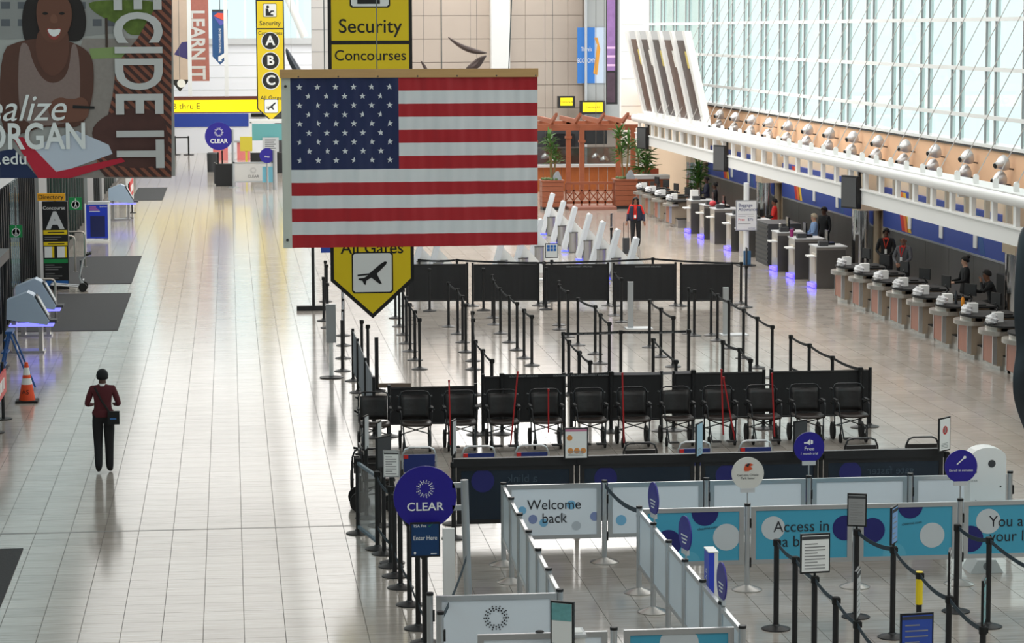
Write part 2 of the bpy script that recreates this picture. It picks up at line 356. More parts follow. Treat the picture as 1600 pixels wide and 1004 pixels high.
_n = hatch.node_tree; _b = _n.nodes['Principled BSDF']; _t = _n.nodes.new('ShaderNodeTexCoord'); _w = _n.nodes.new('ShaderNodeTexWave'); _w.wave_type = 'BANDS'; _w.bands_direction = 'DIAGONAL'; _w.inputs['Scale'].default_value = 4.2
_r = _n.nodes.new('ShaderNodeValToRGB'); _r.color_ramp.interpolation = 'CONSTANT'; _r.color_ramp.elements[0].color = (lin(70), lin(44), lin(40), 1); _r.color_ramp.elements[1].color = (lin(146), lin(86), lin(66), 1); _r.color_ramp.elements[1].position = .5
_n.links.new(_t.outputs['Object'], _w.inputs['Vector']); _n.links.new(_w.outputs['Fac'], _r.inputs[0]); _n.links.new(_r.outputs[0], _b.inputs['Base Color']); _b.inputs['Roughness'].default_value = .6
lay('printed_hatch', [(250, 0), (268, 0), (268, 276), (165, 276), (150, 258), (176, 150), (182, 100), (215, 60), (232, 30)], hatch, 2)
lay('printed_bag', [(138, 210), (160, 180), (215, 165), (262, 180), (264, 262), (170, 262)], mat('print_bag', (84, 50, 44), .6, noise=.3, nscale=5), 2.5)
# figure
lay('printed_hair', [(36, 60), (34, 20), (44, -8), (70, -20), (108, -18), (128, 0), (136, 30), (132, 58), (120, 66), (100, 62), (60, 66), (46, 70)], M('hair', (34, 24, 22)), 3)
lay('printed_arm', [(0, 78), (30, 64), (60, 60), (100, 60), (138, 78), (147, 100), (146, 150), (132, 196), (100, 200), (70, 196), (40, 208), (0, 214)], mat('print_skin', (92, 56, 44), .6, noise=.15, nscale=4), 4)
lay('printed_top', [(30, 68), (44, 66), (52, 100), (70, 128), (92, 130), (108, 112), (112, 66), (122, 72), (126, 120), (124, 176), (100, 196), (36, 196), (28, 150)], mat('print_tank_top', (140, 118, 112), .7, noise=.12, nscale=20), 5)
lay('printed_neck', [(62, 40), (104, 40), (110, 72), (104, 104), (84, 122), (64, 108), (54, 74)], M('skin2', (104, 64, 50)), 6)
lay('printed_face', [(56, 16), (62, -6), (84, -12), (106, -4), (114, 18), (110, 44), (98, 62), (84, 68), (70, 62), (60, 44)], M('face', (112, 70, 54)), 7)
lay('printed_smile', [(74, 44), (84, 47), (96, 44), (93, 54), (84, 58), (77, 53)], paper, 8); lay('printed_lip', [(72, 42), (84, 46), (98, 42), (92, 60), (84, 63), (76, 58)], M('lip', (150, 62, 58)), 7.5)
for ex in (71, 97): lay('printed_eye', [(ex-6, 21), (ex, 18), (ex+6, 21), (ex, 24)], M('eye', (24, 16, 14)), 8)
lay('printed_nose', [(80, 22), (88, 22), (92, 36), (78, 36)], M('nose', (126, 82, 64)), 8)
lay('printed_hand', [(72, 168), (90, 150), (112, 156), (130, 150), (140, 162), (138, 186), (112, 192), (84, 190)], M('hand', (120, 76, 60)), 6)
lay('printed_phone', [(114, 164), (148, 166), (148, 170), (114, 169)], M('phone', (24, 24, 26)), 8)
lay('printed_sheet', [(40, 232), (120, 204), (170, 226), (176, 240), (86, 272)], M('sheet', (205, 212, 226)), 3); lay('printed_folder', [(20, 215), (36, 214), (88, 268), (190, 246), (196, 252), (110, 278), (60, 278)], M('folder', (196, 30, 56)), 4)
lay('printed_binder', [(0, 236), (22, 232), (60, 278), (0, 278)], M('binder', (26, 42, 84)), 3)
def bt(s, px, py, hpx, **k):
    x, z = P2(px, py, BY); return txt(s, hpx*BY/F, paper, ban, (x, -.065, z), **k)
bt('ealize', 102, 170, 58, align='RIGHT', shear=.3, sx=.95); bt('MORGAN', 136, 214, 56, align='RIGHT', sx=.78, bold=.02); bt('n.edu', 43, 248, 26, align='RIGHT', bold=.01)
x, z = P2(216, 262, BY); txt('DECIDE IT', 101*BY/F, mat('print_pale', (208, 206, 204), .6), ban, (x, -.066, z), spin=-math.pi/2, align='RIGHT', sx=.715, bold=.02)
# ---- second and third banner far behind
b2 = thing('advertising_banner', 'distant photo banner of a laptop with a red hatched lettered strip', 'banner', (0, 141, 0))
xa, za = P2(240, 127, 141); xb, zb = P2(325, -20, 141); xm = P2(297, 0, 141)[0]
MB().b2(xa, xm, -.02, .02, za, 9.3).build('banner_cloth', mat('print_desk', (200, 178, 160), .6, noise=.25, nscale=.8), b2)
MB().b2(xm, xb, -.02, .02, za, 9.3).build('lettered_strip', mat('print_red_strip', (170, 104, 92), .6, noise=.2, nscale=6), b2)
MB().prism([P2(272, 85, 141), P2(284, 66, 141), P2(297, 64, 141), P2(297, 94, 141)], -.02, -.03).build('printed_laptop', M('laptop', (62, 54, 110)), b2)
MB().cyl(((xa+xb)/2, 0, 9.3), ((xa+xb)/2, 0, ZC), .02, n=6).build('hanging_cable', dsteel, b2)
x, z = P2(309, 124, 141); txt('LEARN IT', 30*141/F, mat('print_pale', (208, 206, 204), .6), b2, (x, -.03, z), spin=-math.pi/2, align='RIGHT', sx=.85, bold=.03)
ps = thing('pendant_sign', 'small black triangular pendant with a white round arrow emblem', 'sign', (0, 139, 0)); x, z = P2(284, 131, 139)
MB().prism([(x-.62, z+.22), (x+.42, z+.22), (x-.1, z-.42)], -.02, .02).build('board', black, ps); disc(MB(), x-.02, z+.02, .22, -.021).build('emblem', paper, ps); MB().cyl((x-.1, 0, z+.2), (x-.1, 0, ZC), .015, n=6).build('hanging_rod', dsteel, ps)
bl = thing('pennant_banner', 'blue pointed pennant reading INTERNATIONAL with a red and purple heart', 'banner', (0, 138, 0))
q = [P2(a, b, 138) for a, b in ((331, 18), (356, 18), (356, 90), (344, 101), (332, 88))]
MB().prism(q, -.015, .015).build('cloth', mat('pennant_blue', (40, 84, 136), .6), bl)
MB().prism([P2(a, b, 138) for a, b in ((334, 25), (340, 20), (354, 21), (354, 34))], -.016, -.022).build('emblem', mat('heart_red', (226, 84, 66), .5), bl); MB().prism([P2(a, b, 138) for a, b in ((334, 26), (353, 35), (344, 40))], -.016, -.022).build('emblem', mat('heart_violet', (96, 92, 176), .5), bl)
x, z = P2(343.5, 64, 138); txt('INTERNATIONAL', 5.2*138/F, paper, bl, (x, -.02, z), spin=-math.pi/2, sx=.95)
x, z = P2(344, 90, 138); MB().prism([(x-.1, z-.2), (x-.1, z+.05), (x+.25, z+.25), (x+.35, z+.12), (x+.06, z-.1), (x+.1, z-.2)], -.016, -.024).build('arrow', paper, bl)
MB().b2(q[0][0], q[1][0], -.03, .03, q[0][1], q[0][1]+.1).cyl(((q[0][0]+q[1][0])/2, 0, q[0][1]), ((q[0][0]+q[1][0])/2, 0, ZC), .02, n=6).build('top_rail', dgrey, bl)
for px in (296.5, 353.5):
    x = P2(px, 100, 136)[0]; tag(MB().b2(x-.1, x+.1, 135.9, 136.1, 3.3, ZC).build('hanging_post', white), 'slim white post dropping from the roof onto the lit yellow sign', 'post', 'white posts above the yellow sign')
# ---- long lit yellow concourse sign
ls = thing('lit_sign', 'long illuminated yellow sign box reading Concourse B thru E', 'sign', (0, 136, 0))
xa, za = P2(150, 176, 136); xb, zb = P2(470, 155, 136)
MB().b2(xa, xb, -.15, .15, za, zb).build('light_box', mat('lit_yellow', (255, 226, 10), .4, emit=.75), ls); MB().b2(xa, xb, -.2, .2, zb, zb+.18).b2(xa, xb, -.17, .17, za-.06, za).build('casing', mat('casing_brown', (104, 50, 40), .5), ls)
x, z = P2(313, 166, 136); txt('Concourse B thru E', 13*136/F, mat('sign_ink', (60, 52, 20), .6), ls, (x, -.16, z), align='RIGHT')
# ---- yellow hanging direction signs
def yel_sign(Y, cx, w, ztip, label, far):
    t = thing('direction_sign', label, 'sign', (cx, Y, 0)); k = w/1.34; zs = ztip+.61*k; top = 9.0 if not far else ztip+5.95*k
    ink = mat('sign_black', (24, 24, 26), .5)
    MB().prism([(-.67*k, top), (-.67*k, zs), (0, ztip), (.67*k, zs), (.67*k, top)], -.02, .03).build('backing', ink, t)
    def yp(z0, z1): MB().prism([(-.615*k, z1), (-.615*k, z0), (.615*k, z0), (.615*k, z1)], -.021, -.028).build('yellow_face', yellow, t)
    zz = lambda v: ztip+v*k
    MB().prism([(-.615*k, zz(4.38)), (-.615*k, zz(.64)), (0, zz(.08)), (.615*k, zz(.64)), (.615*k, zz(4.38))], -.021, -.028).build('yellow_face', yellow, t)
    yp(zz(4.44), zz(5.72))
    def pl(z, r=.27, m=paper):
        pts = [(-r*k, z-r*k*.9), (-r*k*.9, z-r*k), (r*k*.9, z-r*k), (r*k, z-r*k*.9), (r*k, z+r*k*.9), (r*k*.9, z+r*k), (-r*k*.9, z+r*k), (-r*k, z+r*k*.9)]
        MB().prism([(a*1.07, z+(b-z)*1.07) for a, b in pts], -.028, -.031).build('plate_rim', ink, t); return MB().prism(pts, -.031, -.035).build('pictogram_plate', m, t)
    a = pl(zz(.74), .31)
    pts = [(-.24, -.05), (-.05, -.03), (.13, .12), (.2, .16), (.235, .15), (.22, .11), (.07, -.04), (.15, -.2), (.11, -.2), (-.02, -.1), (-.1, -.15), (-.11, -.22), (-.14, -.2), (-.16, -.15), (-.23, -.13), (-.22, -.11), (-.13, -.1), (-.07, -.06), (-.24, -.075)]
    MB().prism([(p*k*1.0, zz(.76)+q*k) for p, q in pts], -.035, -.039).build('aeroplane', ink, t)
    txt('All Gates', .27*k, ink, t, (0, -.03, zz(1.13)), bold=.008); 
    for i, L in enumerate('CBA'):
        z = zz(1.95+i*.94) if far else zz(1.75+i*.88); disc(MB(), 0, z, .43*k, -.028, 28).build('letter_rim', paper, t); disc(MB(), 0, z, .39*k, -.031, 28).build('letter_disc', ink, t); txt(L, .62*k, paper, t, (0, -.036, z), bold=.03)
    txt('Concourses', .235*k, ink, t, (0, -.03, zz(4.2)), bold=.006); txt('Security', .31*k, ink, t, (0, -.03, zz(4.66)), bold=.008)
    a = pl(zz(5.28), .3); MB().prism([(-.2*k, zz(5.02)), (.16*k, zz(5.02)), (.16*k, zz(5.08)), (.02*k, zz(5.1)), (.08*k, zz(5.2)), (.2*k, zz(5.22)), (.2*k, zz(5.27)), (.05*k, zz(5.27)), (-.04*k, zz(5.18)), (-.08*k, zz(5.36)), (-.2*k, zz(5.36))], -.035, -.039).build('guard', ink, t); disc(MB(), -.1*k, zz(5.44), .07*k, -.035).build('guard_head', ink, t)
    for s in (-.5, .5): MB().cyl((s*k, 0, top), (s*k, 0, ZC), .012*k, n=6).build('hanging_cable', dsteel, t)
yel_sign(42.0, 2.28, 1.36, 2.32, 'large yellow pointed sign with black aeroplane pictogram and All Gates lettering', False)
x, z = P2(424, 190, 130); yel_sign(130.0, x, 1.40, z, 'distant yellow pointed sign with black A B C discs above the lit sign', True)
# ---- flag
FY = 38.0
fl = thing('national_flag', 'large stars and stripes flag hung from a wooden bar', 'flag', (0, FY, 0))
fx0, fx1 = P2(455, 250, FY)[0], P2(840, 250, FY)[0]; fzt, fzb = P2(640, 121, FY)[1], P2(640, 385, FY)[1]
hx0 = P2(441, 250, FY)[0]
bar = MB().b2(hx0-.02, fx1+.01, -.04, .05, fzt+.0, fzt+.125).build('wooden_bar', oak, fl)
for i in range(7): x = hx0+.25+i*.58; disc(MB(), x, fzt+.02, .012, -.041, 8).build('screw', chrome, bar)
def wav(x, z): return .012*math.sin(x*9+z*1.3)+.010*math.sin(x*23-z*4)+.012*math.sin(z*3+x*2)+.006*math.sin(x*41+z*2)
def cloth(x0, x1, z0, z1, nx, nz, dy=0):
    mb = MB(); vs = [(x0+(x1-x0)*i/nx, dy+wav(x0+(x1-x0)*i/nx, z0+(z1-z0)*j/nz), z0+(z1-z0)*j/nz) for j in range(nz+1) for i in range(nx+1)]
    return mb.add(vs, [(j*(nx+1)+i, j*(nx+1)+i+1, (j+1)*(nx+1)+i+1, (j+1)*(nx+1)+i) for j in range(nz) for i in range(nx)])
fr_, fw_, fb_ = mat('flag_red', (178, 22, 34), .55), mat('flag_white', (226, 228, 230), .6), mat('flag_blue', (26, 38, 84), .6)
sh = (fzt-fzb)/13; cx1 = P2(623, 200, FY)[0]
for i in range(13):
    z1 = fzt-i*sh; cloth(cx1 if i < 7 else fx0, fx1, z1-sh, z1, 90 if i >= 7 else 60, 3).build('red_stripe' if i % 2 == 0 else 'white_stripe', fr_ if i % 2 == 0 else fw_, fl, True)
can = cloth(fx0, cx1, fzt-7*sh, fzt, 50, 20).build('blue_canton', fb_, fl, True)
cw_, ch_ = cx1-fx0, 7*sh
for r in range(9):
    for c in range(6 if r % 2 == 0 else 5):
        x = fx0+cw_*((2*c+1) if r % 2 == 0 else (2*c+2))/12; z = fzt-ch_*(r+1)/10; pts = []
        for k in range(10):
            rr = .05 if k % 2 == 0 else .02; a = math.pi/2+k*math.pi/5; pts.append((x+rr*math.cos(a), wav(x, z)-.006, z+rr*math.sin(a)))
        MB().add(pts+[(x, wav(x, z)-.006, z)], [(k, (k+1) % 10, 10) for k in range(10)]).build('star', fw_, can)
hs = cloth(hx0, fx0, fzb, fzt, 4, 20).build('hoist_strip', mat('hoist_canvas', (206, 208, 198), .7), fl, True)
for z in (fzt-.12, fzb+.12): MB().lathe([(.022, 0), (.022, .01), (.01, .01), (.01, 0)], (hx0+.06, -.03, z), 10, Matrix.Rotation(math.pi/2, 3, 'X')).build('grommet', dsteel, hs)
for px in (507, 589, 690, 795): x = P2(px, 100, FY)[0]; MB().cyl((x, 0, fzt+.12), (x+(0 if px < 700 else .25), 0, ZC), .009, n=6).build('hanging_cable', dsteel, fl)
# ---- hanging bronze sculptures
bronze = mat('bronze_patina', (66, 70, 76), .35, .6, noise=.35, nscale=3)
def blade(name, label, Y, pts, th, m, cabx):
    t = thing(name, label, 'sculpture', (0, Y, 0)); n = len(pts)//2; mb = MB()
    for (ax, ay), (bx, by) in zip(pts[:n], pts[n:][::-1]): pass
    L = pts[:n]; R = pts[n:][::-1]; vs = []
    for (ax, az), (bx, bz) in zip(L, R):
        cx, cz = (ax+bx)/2, (az+bz)/2
        vs += [(ax, 0, az), (cx, -th, cz), (bx, 0, bz), (cx, th, cz)]
    fs = [(4*i+j, 4*i+(j+1) % 4, 4*i+4+(j+1) % 4, 4*i+4+j) for i in range(len(L)-1) for j in range(4)]+[(0, 1, 2, 3), tuple(4*(len(L)-1)+j for j in (3, 2, 1, 0))]
    o = mb.add(vs, fs).build('body', m, t, True); sd = o.modifiers.new('s', 'SUBSURF'); sd.levels = sd.render_levels = 2
    MB().cyl((cabx[0], 0, cabx[1]), (cabx[0], 0, ZC), .01, n=6).build('hanging_cable', dsteel, t); return t
def pxs(Y, l): return [P2(a, b, Y) for a, b in l]
blade('hanging_sculpture', 'tall blue-grey bronze blade sculpture hanging beside the ticket counters', 24, pxs(24, [(1602, 366), (1590, 420), (1583, 480), (1585, 520), (1593, 548), (1583, 590), (1582, 630), (1597, 664), (1612, 690), (1650, 690), (1655, 630), (1650, 590), (1642, 548), (1645, 520), (1650, 480), (1655, 420), (1640, 366), (1615, 340)]), .16, bronze, P2(1622, 350, 24)).location.x -= .07
fish = mat('bronze_rose', (74, 62, 60), .4, .4, noise=.4, nscale=2)
blade('hanging_sculpture', 'dark bronze fish tail sculpture in front of the stone wall', 126, pxs(126, [(697, 57), (712, 74), (735, 88), (764, 84), (762, 82), (745, 74), (722, 68), (700, 56)]), .3, fish, P2(735, 76, 126))
blade('hanging_sculpture', 'rosy bronze fin sculpture below the fish tail', 126.8, pxs(126.8, [(756, 86), (742, 90), (730, 100), (716, 110), (752, 110), (758, 100), (762, 90), (763, 86)]), .25, fish, P2(745, 96, 126.8))
blade('hanging_sculpture', 'small dark bronze fin sculpture beside the yellow sign', 126, pxs(126, [(656, 94), (658, 102), (662, 112), (672, 112), (667, 102), (658, 94)]), .15, fish, P2(662, 103, 126))
blade('hanging_sculpture', 'grey bronze wing sculpture left of the wooden flag bar', 128, pxs(128, [(444, 74), (445, 92), (452, 108), (462, 122), (482, 122), (472, 104), (462, 90), (450, 74)]), .25, bronze, P2(455, 95, 128))
# roof strut at the far end
tag(MB().cyl(tuple(atY(447, -10, 147)), tuple(atY(476, 58, 147)), .22, n=12).build('roof_strut', white, None, True), 'white diagonal roof strut in front of the far windows', 'strut')
# ---- purple banner, blue advert, small yellow signs near the recess
pb = thing('vertical_banner', 'tall narrow purple and black city skyline banner', 'banner', (0, 118, 0)); x0, z0 = P2(947, 163, 118); x1, _ = P2(965, 0, 118)
MB().b2(x0, x1, -.03, .03, z0, 8.6).build('frame', black, pb); MB().b2(x0+.04, x1-.12, -.05, -.03, 5.1, 8.5).build('purple_print', mat('banner_purple', (140, 104, 160), .6, noise=.3, nscale=4), pb); MB().b2(x0+.04, x1-.12, -.05, -.03, z0+.1, 5.0).build('skyline_print', mat('banner_dusk', (70, 52, 66), .6, noise=.5, nscale=3), pb)
for z in (5.3, 5.7, 6.1): MB().b2(x0+.04, x1-.12, -.055, -.05, z, z+.1).build('print_line', mat('print_pink', (214, 176, 214), .6), pb)
MB().cyl(((x0+x1)/2, 0, 8.6), ((x0+x1)/2, 0, ZC), .02, n=6).build('hanging_rod', dsteel, pb)
ad = thing('wall_poster', 'blue and white wall advert with an orange shape', 'poster', (0, 128.85, 0)); x0, z0 = P2(902, 130, 128.85); x1, z1 = P2(946, 43, 128.85)
MB().b2(x0, x1, -.04, 0, z0, z1).build('board', mat('ad_blue', (52, 124, 206), .5), ad); MB().b2(x0+(x1-x0)*.62, x1, -.05, -.04, z0, z1).build('white_print', mat('ad_pale', (206, 218, 236), .5), ad)
MB().prism([(x0+.8, z0+.5), (x0+1.0, z0+1.9), (x0+.85, z1-.5), (x0+1.02, z1-.5), (x0+1.15, z0+1.7), (x0+1.0, z0+.4)], -.05, -.06).build('orange_print', mat('ad_orange', (232, 160, 60), .5), ad)
txt("There's\n\nECONOMY", .3, paper, ad, (x0+.45, -.05, z0+1.4), sx=.6)
for (a, b, c, d, s) in ((872, 150, 898, 168, 'Concourse A'), (907, 157, 945, 178, 'Concourse B-E')):
    s_ = thing('wall_sign', 'small yellow sign lettered %s in a black case on the recess wall' % s, 'sign', (0, 128.5, 0)); x0, z0 = P2(a, d, 128.5); x1, z1 = P2(c, b, 128.5)
    MB().b2(x0, x1, -.1, .4, z0, z1).build('case', black, s_); MB().b2(x0+.1, x1-.12, -.11, -.1, z0+.1, z1-.08).build('lit_face', mat('lit_yellow2', (246, 222, 20), .4, emit=.4), s_); txt(s, .16, mat('sign_ink', (60, 52, 20), .6), s_, ((x0+x1)/2, -.115, (z0+z1)/2), sx=.7)
# ================================================================== LEFT SIDE
mat_dark = mat('entrance_mat', (58, 58, 60), .9, noise=.15, nscale=40, bump=.3)
def floor_mat(p0, p1, label, xl=XL+.05):
    xa, ya = G(*p0)[:2]; xb, yb = G(*p1)[:2]; tag(MB().b2(xl, (xa+xb)/2, ya, yb, 0, .012).build('floor_mat', mat_dark), label, 'mat')
floor_mat((190, 516), (200, 458), 'dark grey entrance mat beside the steel handrails')
floor_mat((207, 443), (220, 400), 'dark grey entrance mat behind the luggage cart')
floor_mat((253, 313), (262, 293), 'dark grey entrance mat by the white pillar', -4.1)
floor_mat((-30, 1000), (45, 857), 'dark grey entrance mat just before the metal floor joint')
# directory
d = thing('directory_sign', 'tall black directory totem reading Concourse A under an orange Directory header', 'sign', (-4.75, 71.2, 0)); dw = .34
MB().b2(-dw, dw, -.1, .1, 0, 2.4).build('totem', black, d); MB().b2(-dw-.12, dw-.06, -.12, .02, 2.42, 2.62).b2(-.03, .03, -.02, .02, 2.35, 2.5).build('header', mat('directory_orange', (240, 170, 30), .5), d)
txt('Directory', .17, black, d, (-.1, -.125, 2.52), bold=.006); txt('Concourse', .135, paper, d, (-.02, -.105, 2.22)); txt('A', .62, mat('sign_letter', (206, 208, 210), .5), d, (0, -.105, 1.86), bold=.05)
for z0, z1, c in ((1.5, 1.62, yellow), (1.2, 1.3, yellow), (.72, .84, green), (.1, .24, mat('sign_blue', (40, 110, 190), .5))): MB().b2(-dw+.02, dw-.02, -.11, -.1, z0, z1).build('band', c, d)
for x in (-.3, .04): MB().b2(x, x+.2, -.11, -.1, .87, 1.17).build('listing_panel', paper, d); MB().b2(x+.2, x+.26, -.11, -.1, .87, 1.17).build('listing_strip', yellow, d)
for i, z in enumerate((1.42, 1.36, .66, .6, .54, .42, .36, .3)): MB().b2(-dw+.05, -dw+.5-.1*(i % 3), -.106, -.1, z, z+.02).build('text_line', grey, d)
[MB().b2(-.2, .24, -.114, -.11, z, z+.03).build('text_line', black, d) for z in (1.545, 1.235)]
# green exit signs
for i, (px, py) in enumerate(((118, 318), (25, 361))):
    Y = (80, 62)[i]; x, z = P2(px, py, Y); s = .17*Y/72
    g = thing('exit_sign', ('square green running figure sign next to the directory totem', 'square green running figure sign on the dark door frames')[i], 'sign', (x, Y, z-s))
    MB().b2(-s, s, -.015, .015, 0, 2*s).build('plate', green, g); MB().lathe([(s*.68, 0), (s*.68, .006), (s*.56, .006), (s*.56, 0)], (0, -.015, s*.85), 20, Matrix.Rotation(math.pi/2, 3, 'X')).build('ring', paper, g)
    MB().ell((0, -.02, s*1.2), (s*.11, .006, s*.11)).build('figure_head', paper, g); MB().box(0, -.02, s*1.72, s*.1, .008, s*.35).build('arrow', paper, g); MB().box(0, -.02, s*.88, s*.14, .008, s*.42).box(-s*.14, -.02, s*.58, s*.1, .008, s*.36, 0).box(s*.16, -.02, s*.58, s*.1, .008, s*.36).build('figure', paper, g); MB().b2(-.02, .02, 0, .04, s, 3.35-z+s).build('bracket', dsteel, g)
# blue information stand
b = thing('information_stand', 'bright blue free-standing notice board in a white frame', 'sign', (-4.45, 87.4, 0)); MB().b2(-.36, .36, -.03, .03, .1, 1.22).build('board', mat('notice_blue', (20, 52, 180), .45), b); MB().b2(-.4, -.36, -.04, .04, 0, 1.26).b2(.36, .4, -.04, .04, 0, 1.26).b2(-.4, .4, -.25, .25, 0, .05).build('frame', white, b)
MB().b2(-.22, .26, -.035, -.03, .15, .85).build('dark_panel', mat('notice_navy', (18, 28, 84), .5), b)
for i, z in enumerate((1.14, 1.09, 1.04, .99)): MB().b2(-.25, -.02+.04*i, -.035, -.03, z, z+.02).build('text_line', paper if i > 2 else mat('notice_pink', (220, 120, 150), .5), b)
txt('Southwest', .06, paper, b, (.22, -.035, 1.16)); MB().b2(-.3, .42, .04, .34, 1.2, 1.32).b2(.2, .44, .04, .2, .0, 1.2).build('stand_box', lgrey, b)
# check-in kiosks at left
kb = mat('kiosk_blue_grey', (168, 186, 206), .4); glow = mat('kiosk_glow', (120, 120, 255), .4, emit=1.2)
def lkiosk(x, y, label):
    t = thing('bag_tag_kiosk', label, 'kiosk', (x, y, 0), 0, None)
    MB().prism([(-.5, .75), (.38, .62), (.42, .7), (.08, 1.28), (-.05, 1.34), (-.5, 1.16)], -.28, .28).build('housing', kb, t)
    MB().prism([(.40, .72), (.12, 1.26), (.14, 1.27), (.42, .74)], -.22, .22).build('bezel', dgrey, t); MB().prism([(.385, .8), (.165, 1.22), (.18, 1.225), (.4, .81)], -.17, .17).build('screen', lgrey, t)
    MB().b2(.36, .58, -.2, .2, .66, .72).build('tray', dgrey, t); MB().b2(-.45, .5, -.26, .26, .585, .62).build('light_strip', glow, t); MB().b2(-.4, -.3, -.2, .2, 0, .7).b2(.18, .26, -.2, .2, 0, .62).b2(-.4, .3, -.25, .25, 0, .05).build('legs', steel, t); return t
lkiosk(-4.4, 57.2, 'pale blue self-service kiosk standing closest to the orange traffic cone'); lkiosk(-4.45, 60.3, 'pale blue self-service kiosk tucked against the steel handrails'); lkiosk(-4.0, 97.2, 'pale blue self-service kiosk beside the red slanted sign')
# handrails
for i, (x, y) in enumerate(((-4.75, 61.6), (-4.6, 63.0), (-4.9, 76.3), (-4.7, 77.9))):
    t = tag(MB().tube([(-.36, 0, 0), (-.36, 0, .95), (-.33, 0, 1.02), (-.26, 0, 1.05), (.26, 0, 1.05), (.33, 0, 1.02), (.36, 0, .95), (.36, 0, 0)], .03, 8).cyl((-.36, 0, 0), (-.36, 0, .015), .07).cyl((.36, 0, 0), (.36, 0, .015), .07).build('handrail', mat('satin_steel', (178, 170, 162), .3, .85), None, True), 'satin steel hoop handrail at the edge of the entrance mats', 'handrail', 'hoop handrails at the doors'); t.location = (x, y, 0)
# luggage cart
c = thing('luggage_cart', 'chrome luggage cart with black handle parked at the directory totem', 'cart', (-4.2, 70.6, 0))
MB().tube([(-.65, -.2, .2), (.25, -.2, .12)], .025).tube([(-.65, .2, .2), (.25, .2, .12)], .025).tube([(-.65, -.2, .2), (-.65, .2, .2)], .025).tube([(-.2, -.2, .17), (-.2, .2, .17)], .02).build('platform', silver, c, True)
MB().tube([(.2, -.22, .1), (.12, -.22, .4), (.2, -.22, .85), (.36, -.22, 1.02)], .028).tube([(.2, .22, .1), (.12, .22, .4), (.2, .22, .85), (.36, .22, 1.02)], .028).tube([(.2, -.22, .3), (.2, .22, .3)], .02).build('upright', silver, c, True); MB().b2(.13, .17, -.2, .2, .3, .85).build('advert_plate', dgrey, c)
MB().tube([(.3, -.26, 1.0), (.42, -.26, 1.03), (.42, .26, 1.03), (.3, .26, 1.0)], .032).build('handle', rubber, c, True)
for x, y, r in ((.2, -.26, .12), (.2, .26, .12), (-.55, 0, .09)): MB().cyl((x, y-.025, r), (x, y+.025, r), r, n=16).build('wheel', rubber, c, True)
# cone
c = thing('traffic_cone', 'orange traffic cone with two white bands and black base', 'cone', (-3.9, 49.4, 0)); org = mat('cone_orange', (240, 80, 30), .5)
MB().box(0, 0, .02, .42, .42, .04).build('base', rubber, c); pr = lambda z: .155-.125*z/.72
def seg(a, b, m, n): MB().lathe([(pr(a), .04+a), (pr(b), .04+b)], n=20).build(n, m, c, True)
seg(0, .3, org, 'cone_body'); seg(.3, .42, paper, 'white_band'); seg(.42, .48, org, 'cone_body'); seg(.48, .62, paper, 'white_band'); seg(.62, .72, org, 'cone_body'); txt('AS', .12, rubber, c, (-.02, -.15, .2))
# ladder
l = thing('step_ladder', 'blue folding step ladder leaning by the kiosk behind the cone', 'ladder', (-4.5, 51.2, 0)); lb = mat('ladder_blue', (34, 84, 150), .45)
for y in (-.28, .28): MB().tube([(-.1, y, 0), (.15, y, 1.15)], .03, 6).build('front_rail', lb, l); MB().tube([(.6, y, 0), (.17, y, 1.15)], .02, 6).build('rear_rail', lb, l)
for z in (.25, .5, .75, 1.0): MB().box(-.1+.25*z/1.15, 0, z, .12, .56, .03).build('step', lb, l)
MB().box(.16, 0, 1.15, .14, .6, .05).build('top_cap', lb, l)
# red rail banners, dark stand at left edge
r = thing('red_barrier_sign', 'red slanted barrier sign with white lettering on black posts at the glass wall', 'sign', (-4.12, 45.6, 0)); MB().b2(-.02, .02, -1.4, 1.7, .5, .92).build('board', red, r); [MB().b2(.02, .026, -1.1+k*.24, -.94+k*.24, .6+.02*(k % 2), .82).build('glyph', paper, r) for k in range(10)]
for y in (-1.3, 0, 1.6): MB().cyl((-.04, y, 0), (-.04, y, 1.05), .03).cyl((-.04, y, 0), (-.04, y, .02), .16, n=16).build('post', black, r)
r2 = thing('red_barrier_sign', 'red slanted sign with white lettering by the far self-service kiosk', 'sign', (-3.75, 99.5, 0)); MB().b2(-.02, .02, -1.6, 1.6, .75, 1.35).build('board', red, r2); [MB().b2(.02, .026, -1.2+k*.25, -1.03+k*.25, .92+.02*(k % 2), 1.18).build('glyph', paper, r2) for k in range(10)]
for y in (-1.4, 1.4): MB().cyl((-.04, y, 0), (-.04, y, 1.3), .03).cyl((-.04, y, 0), (-.04, y, .02), .16, n=16).build('post', black, r2)
v = thing('revolving_door', 'dark framed revolving door with chrome bars at the left entrance', 'door', (-4.75, 53.5, 0))
for k in range(7): a = .5+k*.42; MB().tube([(-.6+.1*k, -1.6+.4*k, 0), (-.5+.1*k, -1.6+.4*k, 2.3)], .035).build('bar', chrome if k % 2 else black, v, True)
MB().b2(-.65, .15, -1.8, 1.1, 2.3, 2.5).build('canopy', black, v); MB().b2(-.65, .1, -1.8, 1.1, 0, .05).build('threshold', black, v)
ps = thing('notice_pillar_sign', 'white printed notice wrapped on the white pillar', 'sign', (-4.0, 104.18, 0)); MB().b2(-.14, .14, -.012, 0, .5, 2.3).build('sheet', paper, ps); MB().b2(-.14, .14, -.016, -.012, .55, .72).build('blue_strip', mat('sign_blue', (40, 110, 190), .5), ps)
for z in (1.2, 1.5, 1.8, 2.1): MB().b2(-.07, .07, -.015, -.012, z, z+.03).build('text_line', grey, ps)
